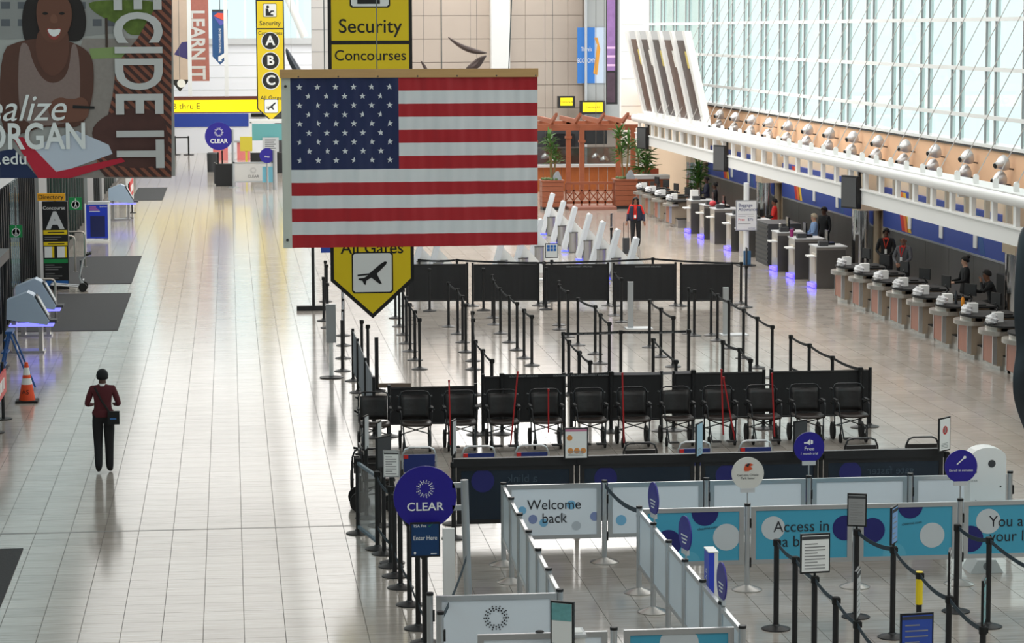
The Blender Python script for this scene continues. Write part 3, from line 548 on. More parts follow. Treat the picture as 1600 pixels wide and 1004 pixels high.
# ================================================================== FAR CHECKPOINT
cg_ = mat('panel_grey', (204, 202, 198), .5)
def dots(par, x, z, r, y, m, n=10):
    mb = MB()
    for k in range(n*2):
        a = 2*math.pi*k/(n*2); 
        for q in ((.62, .07), (.82, .08), (1.0, .06)) if k % 2 == 0 else ((.72, .07), (.92, .06)): disc(mb, x+r*q[0]*math.cos(a), z+r*q[0]*math.sin(a), r*q[1], y, 8)
    return mb.build('dot_emblem', m, par)
def round_sign(name, label, x, y, zc, r, pole, face, m=navyc, h0=0.0):
    t = thing(name, label, 'sign', (x, y, 0)); disc(MB(), 0, zc, r, .012, 40, th=.024).build('disc', m, t); return t
f = thing('lane_sign', 'round navy CLEAR sign on a silver pole at the distant checkpoint', 'sign', (*G(365, 293)[:2], 0))
zc = 2.3; disc(MB(), -.62, zc, .62, .02, 36, th=.04).build('disc', navyc, f); MB().cyl((0, 0, 0), (0, 0, 2.6), .06).cyl((0, 0, 0), (0, 0, .03), .25, n=20).b2(-.06, 0, -.01, .01, zc+.25, zc+.32).build('pole', silver, f, True); txt('CLEAR', .26, paper, f, (-.62, -.03, zc-.22), bold=.02); dots(f, -.62, zc+.18, .2, -.025, paper)
f = thing('lane_divider', 'grey CLEAR barrier panel in a steel frame at the distant checkpoint', 'panel', (*G(396, 293)[:2], 0)); MB().b2(-.85, .85, -.02, .02, .28, 1.1).build('infill', cg_, f); MB().b2(-.9, -.82, -.04, .04, 0, 1.15).b2(.82, .9, -.04, .04, 0, 1.15).b2(-.9, .9, -.04, .04, 1.1, 1.15).b2(-.9, .9, -.03, .03, .24, .3).build('frame', silver, f); txt('CLEAR', .17, dgrey, f, (0, -.025, .5)); dots(f, 0, .78, .14, -.022, grey)
f = thing('podium', 'low black podium desk with upright dark screens at the distant checkpoint', 'podium', (*G(352, 290)[:2], 0)); MB().b2(-.42, .45, -.3, .3, 0, 1.0).build('body', black, f); MB().b2(-.5, -.42, -.25, .25, .1, 1.05).build('side', dgrey, f); MB().box(-.3, 0, 1.25, .06, .3, .55).box(-.12, .1, 1.3, .06, .3, .6).build('screen', screen, f)
tag(MB().lathe([(.28, 0), (.3, .9), (.25, .95), (.05, .96)], tuple(G(333, 268)[:2])+(0,), 20).build('waste_bin', dgrey, None, True), 'round grey waste bin behind the black podium', 'bin')
f = thing('checkpoint_booth', 'white checkpoint booth with teal glass panes and a paper notice', 'booth', (*G(433, 270)[:2], 0)); MB().b2(-1.3, 1.6, 0, .1, 0, 1.0).build('desk', black, f); MB().b2(-1.3, 1.6, .1, 1.6, 2.45, 2.6).b2(-1.3, -1.22, .1, .2, 0, 2.5).b2(1.5, 1.6, .1, .2, 0, 2.5).build('frame', white, f); MB().b2(-1.2, 1.5, .12, .14, 1.6, 2.42).build('pane', mat('teal_pane', (110, 176, 178), .2), f)
MB().b2(-.7, .1, -.05, 0, 1.05, 1.75).b2(.3, .9, -.05, 0, 1.05, 1.5).build('notice', lgrey, f); [MB().b2(-.58, -.05-.08*(k % 2), -.056, -.05, 1.2+.1*k, 1.24+.1*k).build('text_line', dgrey, f) for k in range(5)]; MB().b2(-1.8, -1.2, -.3, -.1, 1.1, 1.8).b2(-1.55, -1.45, -.25, -.15, 0, 1.1).build('yellow_rack', mat('rack_yellow', (214, 196, 60), .5), f)
f = thing('lane_sign', 'small round blue sign above teal panels at the distant checkpoint', 'sign', (*G(418, 296)[:2], 0)); disc(MB(), 0, 1.5, .33, .02, 30, th=.04).build('disc', navyc, f); MB().cyl((0, .05, 0), (0, .05, 1.5), .05).build('pole', silver, f); txt('Free', .12, paper, f, (0, -.03, 1.45))
f = thing('lane_post', 'silver cylinder lane post beside the teal barrier panel', 'post', (*G(430, 296)[:2], 0)); MB().cyl((0, 0, 0), (0, 0, 1.75), .1, n=16).build('post', silver, f, True); MB().b2(-.55, .0, .3, .34, .3, 1.0).build('teal_panel', mat('panel_teal', (120, 190, 210), .4), f)
for px in (274, 295): 
    t = thing('belt_stanchion', 'black belt stanchion in front of the distant far-wall counters', 'stanchion', (*G(px, 242)[:2], 0), 0, 'far wall stanchions'); MB().cyl((0, 0, 0), (0, 0, 1.07), .05).cyl((0, 0, 0), (0, 0, .03), .3, n=16).build('post', black, t)
    if px == 274: MB().b2(0, .8, -.01, .01, .95, 1.02).build('belt', black, t)
for i, px in enumerate((300, 318)):
    p = G(px, 238); t = thing('service_counter', 'steel service counter with white bags at the far wall', 'counter', (p[0], p[1], 0), 0, 'far wall counters'); MB().b2(-.3, .3, 0, .6, 0, .9).build('body', steel, t); MB().b2(-.35, .35, -.1, .7, .9, 1.0).build('top', dgrey, t); MB().ell((0, .2, 1.15), (.22, .18, .2)).build('bag', paper, t, True)
MB_ = thing('service_counter', 'pink fronted service counter below the distant CLEAR sign', 'counter', (*G(362, 250)[:2], 0)); [MB().b2(a_, b_, 0, .6, 0, .95).build('body', mat('pink_panel', (226, 130, 130), .5), MB_) for a_, b_ in ((-1.0, -.2), (.3, 1.0))]; MB().b2(-1.1, 1.1, -.1, .7, .95, 1.05).build('top', silver, MB_)
t = thing('dark_kiosk_row', 'long black equipment desk along the far white wall', 'desk', (*G(335, 236)[:2], 0)); MB().b2(-1.6, 1.6, 0, .6, .0, 1.4).build('body', black, t); MB().b2(-.9, .2, .1, .4, 1.4, 1.65).build('monitor', screen, t)
# ================================================================== STANCHIONS AND BARRIERS
SH = 1.07
_sb = MB().lathe([(.17, 0), (.17, .012), (.15, .02), (.05, .045), (.04, .06)], n=20); _sp = MB().cyl((0, 0, .04), (0, 0, SH-.07), .032, n=10); _sh = MB().lathe([(.038, SH-.08), (.042, SH-.07), (.042, SH-.005), (.036, SH)], n=12).box(.042, 0, SH-.04, .012, .05, .055)
_m = [(_sb.build('x', black, None, True), 'base'), (_sp.build('x', black, None, True), 'post'), (_sh.build('x', rubber, None, True), 'belt_head')]
SM = [(o.data, n) for o, n in _m]
for o, n in _m: o.data.name = n; bpy.data.objects.remove(o)
def stan(x, y, label, group, extra=None):
    t = thing('belt_stanchion', label, 'stanchion', (x, y, 0), 0, group)
    for me, n in SM: link(n, me, t)
    return t
beltm = mat('belt_black', (28, 30, 34), .7); beltg = mat('belt_slate', (44, 58, 68), .7)
def belt(a, b, z=SH-.04, m=beltm, sag=.03, w=.05, n=6, text=None, z1=None):
    p, q = a.location, b.location; dx, dy = q.x-p.x, q.y-p.y; L = math.hypot(dx, dy); ux, uy = dx/L, dy/L; vs = []; z1 = z if z1 is None else z1
    for i in range(n+1):
        s = i/n; d = .045+(L-.09)*s; zz = z+(z1-z)*s-sag*4*s*(1-s)
        vs += [(ux*d-uy*.002, uy*d+ux*.002, zz-w/2), (ux*d-uy*.002, uy*d+ux*.002, zz+w/2), (ux*d+uy*.002, uy*d-ux*.002, zz+w/2), (ux*d+uy*.002, uy*d-ux*.002, zz-w/2)]
    o = MB().add(vs, [(4*i+j, 4*i+4+j, 4*i+4+(j+1) % 4, 4*i+(j+1) % 4) for i in range(n) for j in range(4)]+[(0, 1, 2, 3), (4*n+3, 4*n+2, 4*n+1, 4*n)]).build('belt', m, a)
    if text and abs(dy) < .5:
        for s in text: txt('SOUTHWEST AIRLINES', .045, mat('belt_print', (150, 152, 154), .7), o, (dx*s, -.01+dy*s, z-.02), sx=1.1)
    return o
QL = 'black belt stanchion in the winding check-in queue lanes'; QG = 'check-in queue stanchions'
def row(pts, z=0, bl=True, label=QL, group=QG):
    out = []
    for p in pts:
        g = G(p[0], p[1], z if len(p) < 3 else p[2]); out.append(stan(g[0], g[1], label, group))
    if bl:
        for a, b in zip(out[:-1], out[1:]):
            if math.hypot(a.location.x-b.location.x, a.location.y-b.location.y) < 4.2: belt(a, b)
    return out
T = SH
row([(671.3, 486)]); row([(755.5, 485)]); row([(853.3, 483.6)])
row([(618, 497), (624, 510), (630, 523), (635, 536.4), (640.8, 548.9), (648.5, 562.3), (655.8, 576.6)])
row([(701, 510.5), (715.3, 521.7), (723, 535), (727.8, 550)]); row([(738.6, 563.9), (739.2, 577), (742.5, 530.7, T), (754, 545, T), (768.4, 560.5, T)])
row([(769.7, 496.6), (772.3, 507), (782, 521), (796, 535), (808, 547)]); row([(818.9, 559.5), (831, 570.9)])
row([(873.3, 508), (874, 514.7), (887.5, 526.3)]); row([(903, 539.3), (930, 553), (938, 568), (952, 502.6, T)])
r1 = row([(880, 518, T), (888.8, 530.7, T), (905, 547.6, T), (921.7, 562.6, T)]); rm = row([(970, 515.5, T)]); re = row([(1076, 514.4, T)])
belt(r1[0], rm[0], sag=.01, text=(.3, .7)); belt(rm[0], re[0], sag=.01, text=(.25, .75))
l0 = row([(784, 583, T)]); l1 = row([(954.7, 580, T)]); l2 = row([(1083, 577.5, T)]); belt(l0[0], l1[0], sag=.01, text=(.2, .6, .85)); belt(l1[0], l2[0], sag=.01, m=mat('belt_grey', (150, 146, 150), .6), text=(.5,))
row([(960.8, 493), (971, 503)]); row([(1014.8, 542.4), (1032.4, 557.6), (1051.6, 572.8)]); row([(1020.6, 527.9, T), (1056, 561.6, T)])
row([(1076, 521), (1084.7, 524.5)]); row([(1111, 523.8), (1120.8, 532.3), (1138.7, 544), (1161.3, 559.3), (1182.6, 574.4), (1206, 590)]); row([(1129.2, 531, T), (1155.6, 543, T), (1172.4, 560, T)])
rr = row([(1235.5, 522.8, T), (1264.6, 536.3, T), (1300.7, 555.5, T), (1344.6, 573.4, T)])
belt(rr[0], rr[3], z=.42, sag=0)
# posts above the wheelchair barrier

# thin posts with placards
def placard(t, z, w, h, m, face=0.0, frame=black, print_=None, tilt=0):
    """framed sign panel on top of a post, turned by face about z"""
    p = MB().b2(-w/2-.015, w/2+.015, -.012, .012, z, z+h).build('placard', frame, t); p.rotation_euler = (0, 0, face)
    MB().b2(-w/2, w/2, -.016, -.012, z+.02, z+h-.02).build('print', m, p); return p
def lines(p, z0, z1, w, n, m=grey, x0=0):
    mb = MB()
    for i in range(n):
        z = z1-(z1-z0)*(i+.5)/n; ww = w*(.95 if i % 3 else .6); mb.b2(x0-w/2, x0-w/2+ww, -.0185, -.016, z-.006, z+.006)
    mb.build('text_lines', m, p)
blueprint = mat('placard_blue', (40, 110, 190), .5)
g = G(1165.7, 480); t = stan(g[0], g[1], 'tall black stanchion with a sign seen edge-on at the end of the black barrier', 'x'); del t['group']; placard(t, 1.1, .3, .42, dgrey, 1.45)
g = G(862, 470); t = stan(g[0], g[1], 'black stanchion carrying a white placard with blue icons at the black barrier', 'x'); del t['group']
p = placard(t, 1.12, .3, .38, paper, 0)
for i in range(3):
    for j in range(2): MB().b2(-.12+i*.085, -.05+i*.085, -.019, -.016, 1.3+j*.085, 1.37+j*.085).build('icon', blueprint, p)
g = G(955, 411); t = stan(g[0], g[1], 'black stanchion with an upright dark sign behind the self-service kiosks', 'x'); del t['group']; placard(t, 1.1, .25, .4, dgrey, 1.3)
for i, (px, py, hgt) in enumerate(((985, 512.7, 1.1), (1133.6, 522.8, 1.1))):
    g = G(px, py); t = thing('sign_holder', 'slim silver upright sign holder with a flat foot in the queue lanes', 'sign holder', (g[0], g[1], 0), 0, 'silver sign holders'); MB().b2(-.065, .065, -.03, .03, .02, hgt).build('upright', silver, t); MB().b2(-.12, .5, -.25, .2, 0, .02).build('foot', lgrey, t)
# ---- black fabric barriers
fab = mat('black_fabric', (30, 30, 32), .75, bump=.15, nscale=3)
def barrier(p0, p1, zt, zb, label, name='fabric_barrier', m=fab, group=None, postr=.03, lettering=None, ends=(True, True)):
    (x0, y0), (x1, y1) = p0, p1; t = thing(name, label, 'barrier', (x0, y0, 0), math.atan2(y1-y0, x1-x0), group); L = math.hypot(x1-x0, y1-y0)
    n = 10; vs = []
    for i in range(n+1):
        x = .06+(L-.12)*i/n; y = .008*math.sin(i*1.7); vs += [(x, y-.004, zb), (x, y-.004, zt), (x, y+.004, zt), (x, y+.004, zb)]
    MB().add(vs, [(4*i+j, 4*i+4+j, 4*i+4+(j+1) % 4, 4*i+(j+1) % 4) for i in range(n) for j in range(4)]+[(0, 1, 2, 3), (4*n+3, 4*n+2, 4*n+1, 4*n)]).build('fabric_panel', m, t)
    MB().cyl((.06, 0, zt-.02), (L-.06, 0, zt-.02), .016, n=6).cyl((.06, 0, zb+.02), (L-.06, 0, zb+.02), .014, n=6).build('rail', black, t)
    for x in [v for v, e in zip((.03, L-.03), ends) if e]: MB().cyl((x, 0, .02), (x, 0, zt+.04), postr).lathe([(.17, 0), (.17, .012), (.05, .045), (.04, .06)], (x, 0, 0), 16).build('post', black, t, True)
    if lettering: txt(lettering, .05, mat('belt_print', (150, 152, 154), .7), t, (L*.55, -.02, zt-.07), sx=1.3)
    return t
edges = [632, 735, 846, 955, 1060, 1148]
for i, (a, b) in enumerate(zip(edges[:-1], edges[1:])):
    pa, pb_ = G(a+2, 478), G(b-3, 477); barrier(pa[:2], pb_[:2], 1.07, .12, 'black fabric barrier screen before the kiosks, %s from the tall black pole' % ORD[i], lettering='SOUTHWEST AIRLINES' if i in (2, 3) else None)
kb1 = row([(655, 404, T), (714, 404, T), (850, 408, T), (1020, 402, T), (1158, 409, T)], bl=False, label='black belt stanchion in the belt line between barrier screens and kiosks', group='kiosk belt line')
for a, b in zip(kb1[:-1], kb1[1:]): belt(a, b, sag=.02, text=(.5,))
# barriers behind wheelchairs
for i, (a, b) in enumerate(((605, 746), (752, 884), (890, 1036), (1050, 1196), (1202, 1362))):
    y = 44.3; xa, xb = atY(a, 600, y)[0], atY(b, 600, y)[0]; barrier((xa, y), (xb, y), 1.02 if i else .86, .2, 'black fabric barrier screen behind the wheelchairs, %s from the grey lane panels' % ORD[i])
# ---- left queue edge: grey panels, poles
gp_ = mat('slate_panel', (110, 118, 128), .5)
def gpanel(p0, p1, zt=1.02, zb=.2, label='grey lane barrier panel between black posts along the walkway', group='grey lane panels', ends=(True, True)): return barrier(p0, p1, zt, zb, label, 'lane_divider', gp_, group, ends=ends)
pts = [G(536, 524), G(537, 540), G(536, 560), G(535, 580)]
for i, (a, b) in enumerate(zip(pts[:-1], pts[1:])): gpanel(b[:2], a[:2], label='grey lane barrier panel beside the white sign panel, %s from its near end' % ORD[2-i], ends=(True, i == 0))
pts = [G(549, 588), G(553, 591.7), G(557.7, 606)]
q = [G(551, 512, T), G(559, 528, T), G(571, 558, T), G(584, 588, T)]
for i, (a, b) in enumerate(zip(q[:-1], q[1:])): gpanel(b[:2], a[:2], label='grey lane barrier panel, %s from the leftmost wheelchair' % ORD[2-i], ends=(True, i == 0))
row([(508.9, 471), (506, 501), (511, 478), (512, 512)], bl=False, label='black belt stanchion along the walkway edge near the tall black pole', group='walkway edge stanchions')
row([(565, 499.6, T), (574.5, 507, T)], bl=False, label='black belt stanchion just behind the grey lane panels', group='stanchions behind grey panels')
g = G(490, 484.5); t = thing('tall_pole', 'tall black telescopic pole on a flat T base beside the walkway', 'pole', (g[0], g[1], 0)); MB().b2(-.42, .42, -.12, .12, 0, .12).build('base', black, t); MB().cyl((0, 0, .1), (0, 0, 1.7), .04).build('lower_tube', black, t); MB().cyl((0, 0, 1.7), (0, 0, 3.3), .06).build('upper_tube', black, t); MB().b2(.2, .45, -.03, .03, 1.45, 1.78).build('blue_card', blue, t); MB().cyl((.0, 0, 1.6), (.3, 0, 1.6), .02).build('arm', black, t)
g = G(518, 590); t = thing('sign_holder', 'white framed upright sign panel on a white post next to the grey lane panels', 'sign holder', (g[0], g[1], 0)); MB().cyl((0, 0, 0), (0, 0, .8), .045).build('post', white, t, True); MB().b2(-.1, .1, -.05, .05, .72, 1.5).build('panel', silver, t); MB().lathe([(.24, 0), (.24, .02), (.05, .05)], n=20).build('base', black, t)
g = G(589, 610); t = thing('lane_gate', 'flat brown gate arm on a black post by the grey lane panels', 'gate', (g[0], g[1], 0)); MB().cyl((0, 0, 0), (0, 0, 1.05), .04).lathe([(.17, 0), (.17, .012), (.05, .045)], n=16).build('post', black, t, True); MB().b2(.02, .66, -.05, .05, .06, .14).build('arm', mat('arm_brown', (112, 98, 86), .6), t)
# ================================================================== BIOMETRIC LANE (front right)
PH = 1.09
frost = mat('frosted_panel', (224, 232, 240), .35); teal = mat('panel_teal_blue', (70, 160, 190), .4); darkglass = mat('dark_back_panel', (24, 38, 52), .25)
d_l, d_p, d_g, d_w = mat('dot_light_blue', (120, 180, 216), .5), mat('dot_periwinkle', (128, 142, 186), .5), mat('dot_grey', (184, 192, 200), .5), mat('dot_silver', (196, 202, 206), .5)
d_n = mat('dot_navy', (28, 30, 104), .5); ink = mat('panel_ink', (34, 36, 44), .6)
def spost(x, y, label, group, base=True):
    t = thing('panel_post', label, 'post', (x, y, 0), 0, group); MB().cyl((0, 0, .03), (0, 0, PH-.02), .034, n=12).build('tube', silver, t, True); MB().cyl((0, 0, PH-.02), (0, 0, PH+.01), .04, n=12).build('cap', black, t, True)
    MB().lathe([(.19, 0), (.19, .01), (.15, .03), (.05, .06), (.034, .07)], n=24).build('base', steel, t, True)
    for z in (.35, .85): MB().b2(.03, .05, -.02, .02, z-.06, z+.06).build('clip', black, t)
    return t
def lpanel(p0, p1, label, group=None, m=frost, circles=(), words=None, zb=.33, zt=1.06, fm=silver, wsz=.16, emblem=False):
    (x0, y0), (x1, y1) = p0, p1; L = math.hypot(x1-x0, y1-y0)-.09; t = thing('lane_divider', label, 'panel', ((x0+x1)/2, (y0+y1)/2, 0), math.atan2(y1-y0, x1-x0), group); h = L/2
    MB().b2(-h+.05, h-.05, -.008, .008, zb+.05, zt-.05).build('infill', m, t)
    for a, b, c, d in ((-h, h, zt-.055, zt), (-h, h, zb, zb+.055), (-h, -h+.06, zb+.055, zt-.055), (h-.06, h, zb+.055, zt-.055)): MB().b2(a, b, -.02, .02, c, d).build('frame_bar', fm, t)
    lo, hi = zb+.055, zt-.055
    for cx, cz, r, mm in circles:
        cx *= (h-.06); pts = []
        for k in range(28):
            a = 2*math.pi*k/28; pts.append((min(h-.06, max(-h+.06, cx+r*math.cos(a))), min(hi, max(lo, cz+r*math.sin(a)))))
        MB().prism(pts, -.009, -.0115).build('printed_dot', mm, t)
    if words: txt(words, wsz, ink, t, (0, -.014, (zb+zt)/2), sx=.95)
    if emblem: dots(t, 0, .81, .13, -.0125, ink)
    return t
wx = [3.5, 4.84, 6.2, 7.58, 8.96, 10.33]; WY = 33.3
wl_ = 'white frosted panel with pale dots in the rear row of the biometric lane'
for i in range(5):
    c = [(-.75, .72, .055, d_l), (-.5, .6, .06, d_p), (-.25, .55, .055, d_l), (.2, .62, .05, d_g), (.52, .5, .06, d_g), (.95, .62, .06, d_p), (.4, .78, .06, d_l)] if i == 0 else [(-.8, .48+.08*(i % 2), .07, d_l), (-.35, .62, .06, d_g), (.3, .5, .06, d_p if i % 2 else d_l), (.7, .46, .06, d_g)]
    lpanel((wx[i], WY), (wx[i+1], WY), 'white frosted panel printed Welcome back with pale blue dots' if i == 0 else 'white frosted panel with pale dots, %s after the Welcome back panel' % ORD[i-1], None, frost, c, 'Welcome\nback' if i == 0 else None, wsz=.19)
WP = [spost(x, WY, 'silver post of the white panel row, %s from the CLEAR disc' % ORD[i], 'white row posts') for i, x in enumerate(wx)]
bx = [5.0, 6.37, 7.75, 9.1, 10.46]; BYY = 31.4
bc = [[(-.55, .62, .17, d_n), (.25, 1.0, .17, d_n), (.72, .68, .17, d_w), (-.1, .36, .15, mat('dot_teal', (90, 170, 196), .5))], [(-.62, .78, .15, d_w), (.95, .76, .16, d_n), (.35, .45, .14, mat('dot_teal', (90, 170, 196), .5))], [(-.8, .72, .16, d_n), (.05, 1.02, .16, d_n), (.55, .64, .16, d_w), (-.3, .4, .15, mat('dot_teal', (90, 170, 196), .5))], [(-.55, .8, .16, d_w), (-.95, .58, .17, d_n), (.6, .5, .16, d_n)]]
bw = ['', 'Access in\na blink', '', 'You are\nyour ID']
bl_ = ['teal lane panel with two navy dots next to the angled white panels', 'teal lane panel printed Access in a blink', 'teal lane panel with navy half dot between two lettered panels', 'teal lane panel printed You are your ID in front of the white kiosk']
for i in range(4):
    t = lpanel((bx[i], BYY), (bx[i+1], BYY), bl_[i], None, teal, bc[i], bw[i] or None, wsz=.2)
    if not bw[i]: txt('clearme.com', .05, ink, t, (.18 if i == 0 else .05, -.0125, .8), spin=.1)
BP = [spost(x, BYY, 'silver post of the teal panel row, %s after the corner post' % ORD[i], 'teal row posts') for i, x in enumerate(bx[1:])]
# angled lanes running away
LA = [(3.5-.015*i, 33.3-1.09*i) for i in range(7)]; LB = [(5.0, 31.4-1.09*i) for i in range(7)]
for nm, L, gr in (('left', LA, 'white panels of the lane behind the round CLEAR sign'), ('right', LB, 'white panels of the lane with small blue disc signs')):
    for i in range(6): lpanel(L[i+1], L[i], ('frosted white panel of the lane behind the CLEAR disc, %s from Welcome back' if nm == 'left' else 'frosted white panel of the disc sign lane, %s from the teal row') % ORD[i], gr, frost, [(-.4+.3*(i % 3), .6, .06, d_l), (.3, .75, .06, d_p)] if nm == 'right' else [(-.3, .7, .1, teal), (.3, .5, .1, d_l)])
    for i, (x, y) in enumerate(L[1:]): spost(x, y, ('silver post of the lane behind the CLEAR disc, %s from Welcome back' if nm == 'left' else 'silver post of the disc sign lane, %s after the corner post') % ORD[i], gr+' posts')
spost(5.0, 31.4, 'silver corner post where teal row meets the white panel lane', None)
# front-most rows
FYY = 26.75; a = G(674.7, 927, PH)
lpanel((a[0], FYY), (3.41, FYY), 'frosted white panel with a navy dotted ring emblem', None, frost, (), None, emblem=True); spost(a[0]-.02, FYY, 'silver post at the free end of the dotted emblem panel', None)
a2 = G(737, 986, 1.06)
lpanel((a2[0], 24.95), (3.7, 24.95), 'plain white lane panel below the dotted emblem panel', None, frost); spost(3.72, 24.95, 'silver post between plain white panel and small teal panel', None)
lpanel((3.78, 24.97), (4.98, 24.97), 'teal lane panel with a pale dot closing the angled lane', None, teal, [(.0, .9, .2, d_w)])
def pbelt(a, b, z=PH-.1, m=beltg, z1=None): return belt(a, b, z, m, .06, .055, 8, None, z1)
pb1 = spost(a[0]+.02, FYY-.9, 'silver belt post in front of the dotted emblem panel', None)
pbelt(WP[1], [o for o in BP][0], m=beltg) if False else None
t = thing('slung_belt', 'slate belt slung from the white row down to the teal row corner', 'belt', (wx[1], WY, 0)); 
o = thing('x', 'x', 'x', (5.0, 31.4, 0)); bo = belt(t, o, PH-.06, beltg, .06, .06, 8); bpy.data.objects.remove(o)
# CLEAR round sign on tall silver pole
t = thing('lane_sign', 'big round navy CLEAR sign clamped to a tall silver pole', 'sign', (2.62, 29.0, 0)); zc = 1.71
MB().cyl((.03, 0, .02), (-.02, 0, 1.9), .045, n=14).build('pole', silver, t, True); MB().lathe([(.2, 0), (.2, .015), (.05, .05)], n=24).build('base', steel, t, True); disc(MB(), -.47, zc, .36, .015, 48, th=.03).build('disc', navyc, t)
MB().b2(-.16, -.02, -.015, .02, zc+.1, zc+.16).b2(-.16, -.02, -.015, .02, zc-.16, zc-.1).build('bracket', silver, t); txt('CLEAR', .135, paper, t, (-.47, -.02, zc-.11), bold=.015, sx=1.05); dots(t, -.47, zc+.1, .1, -.017, paper, 9)
lb = belt(t, pb1, 1.0, beltg, .05, .06)
t = thing('sign_totem', 'slim white upright panel standing behind the tall silver pole', 'sign', (2.5, 30.0, 0)); MB().b2(-.07, .07, -.03, .03, .02, 1.15).build('panel', white, t); MB().b2(-.12, .12, -.12, .12, 0, .02).build('foot', steel, t)
# disc signs on posts
def dsign(x, y, zc, r, m, label, words, sz, face=0.0, pm=paper, extra=None, tall=True):
    t = thing('disc_sign', label, 'sign', (x, y, PH+.01), face); disc(MB(), 0, zc-PH, r, .008, 36, th=.016).build('disc', m, t); MB().cyl((0, .012, 0), (0, .012, zc-PH-r+.02), .01, n=6).build('stem', silver, t); MB().b2(-.09, .09, -.012, .02, zc-PH-r-.035, zc-PH-r+.02).build('clamp', lgrey, t)
    for k, (s, dz, q) in enumerate(words): txt(s, q, pm, t, (0, -.012, zc-PH+dz), name='lettering')
    if extra: extra(t, zc-PH)
    return t
def bird(t, z): MB().prism([(-.05, z+.06), (-.03, z+.12), (.03, z+.13), (.07, z+.11), (.03, z+.09), (.06, z+.06), (.01, z+.03), (-.04, z+.03)], -.009, -.013).build('emblem', mat('emblem_orange', (206, 80, 40), .5), t); MB().prism([(-.03, z+.1), (.0, z+.13), (.03, z+.125), (.0, z+.08)], -.013, -.015).build('emblem_cap', ink, t)
def horn(t, z): MB().prism([(-.07, z+.07), (-.03, z+.07), (.01, z+.11), (.01, z+.03), (-.03, z+.05), (-.07, z+.05)], -.009, -.013).prism([(.02, z+.04), (.02, z+.1), (.05, z+.09), (.05, z+.05)], -.009, -.013).build('emblem', paper, t)
def wand(t, z): MB().prism([(-.06, z+.03), (-.05, z+.02), (.04, z+.1), (.03, z+.11)], -.009, -.013).build('emblem', paper, t); disc(MB(), .045, z+.115, .02, -.009, 8).build('emblem', paper, t)
dsign(6.37, 31.4, 1.47, .205, mat('disc_cream', (214, 212, 206), .5), 'round cream disc sign with an orange bird emblem above the teal panels', [('Get into Oriole\nPark faster', -.04, .042)], 0, pm=ink, extra=bird)
dsign(7.58, 33.3, 1.47, .205, navyc, 'round navy disc sign reading Free 1 month trial', [('Free', -.02, .075), ('1 month trial', -.085, .045)], 0, extra=horn)
dsign(9.1, 31.4, 1.5, .21, navyc, 'round navy disc sign reading Enroll in minutes', [('Enroll in minutes', -.05, .045)], 0, extra=wand)
for i, (k, lab) in enumerate(((1, 'edge-on navy disc sign on the second lane post after the corner'), (3, 'edge-on navy disc sign on the fourth lane post after the corner'), (5, 'edge-on navy disc sign on the sixth lane post after the corner'))): dsign(LB[k][0], LB[k][1], 1.38 if i < 2 else 1.3, .2, navyc, lab, [], 0, extra=lambda t, z: [MB().b2(-.1+.02*k, .1-.02*k, -.013, -.009, z-.03-.04*k, z-.015-.04*k).build('text_line', paper, t) for k in range(3)], face=-math.pi/2+(.14, .18, .05)[i])
t = thing('sign_totem', 'tall bright blue totem panel with white cap in the white panel lane', 'sign', (5.12, 27.3, 0)); MB().b2(-.03, .03, -.14, .14, 0, 1.36).build('panel', mat('totem_blue', (52, 74, 200), .4), t); MB().b2(-.035, .075, -.145, .145, 1.36, 1.375).b2(.03, .07, -.14, .14, 0, 1.36).build('cap', white, t); txt('CLEAR', .12, paper, t, (-.032, 0, 1.0), face='-x', spin=math.pi/2)
# enrolment kiosk
t = thing('enrolment_kiosk', 'rounded white enrolment kiosk on a pedestal behind the teal panels', 'kiosk', (9.62, 32.2, 0)); 
pts = [(-.2, .78), (.27, .78), (.27, 1.5)]+[(.035+.235*math.cos(a), 1.5+.13*math.sin(a)) for a in np.linspace(0, math.pi, 9)][1:]
MB().prism(pts, -.14, .14).build('head', white, t, False); MB().b2(-.05, .09, -.05, .05, .1, .8).build('column', white, t); MB().prism([(-.2, 0), (.24, 0), (.14, .17), (-.1, .17)], -.2, .2).build('foot', white, t); disc(MB(), .02, .09, .05, -.201, 16).build('foot_emblem', grey, t)
disc(MB(), .08, 1.42, .05, -.141, 16).build('camera', dgrey, t); disc(MB(), .2, 1.12, .012, -.141, 8).build('lock', dgrey, t); MB().b2(-.13, -.12, -.145, -.14, .8, .95).b2(-.13, -.12, -.145, -.14, 1.3, 1.4).build('hinge', dgrey, t); txt('CLEAR', .04, grey, t, (-.165, -.142, 1.2))
# dark backed row behind
dx = [3.0, 4.72, 6.42, 8.17, 9.97]; DY = 35.15
for i in range(4):
    t = lpanel((dx[i], DY), (dx[i+1], DY), ('black framed dark panel showing mirrored lettering behind Welcome back', 'black framed dark panel with no lettering behind the white row', 'black framed dark panel behind the bird emblem disc sign', 'black framed dark panel with mirrored gate faster lettering')[i], None, darkglass, [(-.6, .8, .16, d_n), (.7, .5, .16, d_n)], None, .2, 1.0, black)
    if i in (0, 3): txt('a blink' if i == 0 else 'gate faster', .16, mat('ghost_print', (52, 70, 84), .6), t, (.1, -.014, .82), sx=-1)
    MB().b2(-.86, .86, -.05, .05, 1.0, 1.12).build('top_bar', black, t)
for x in dx: 
    p = stan(x, DY, 'black stanchion between the dark backed lane panels', 'dark row posts')
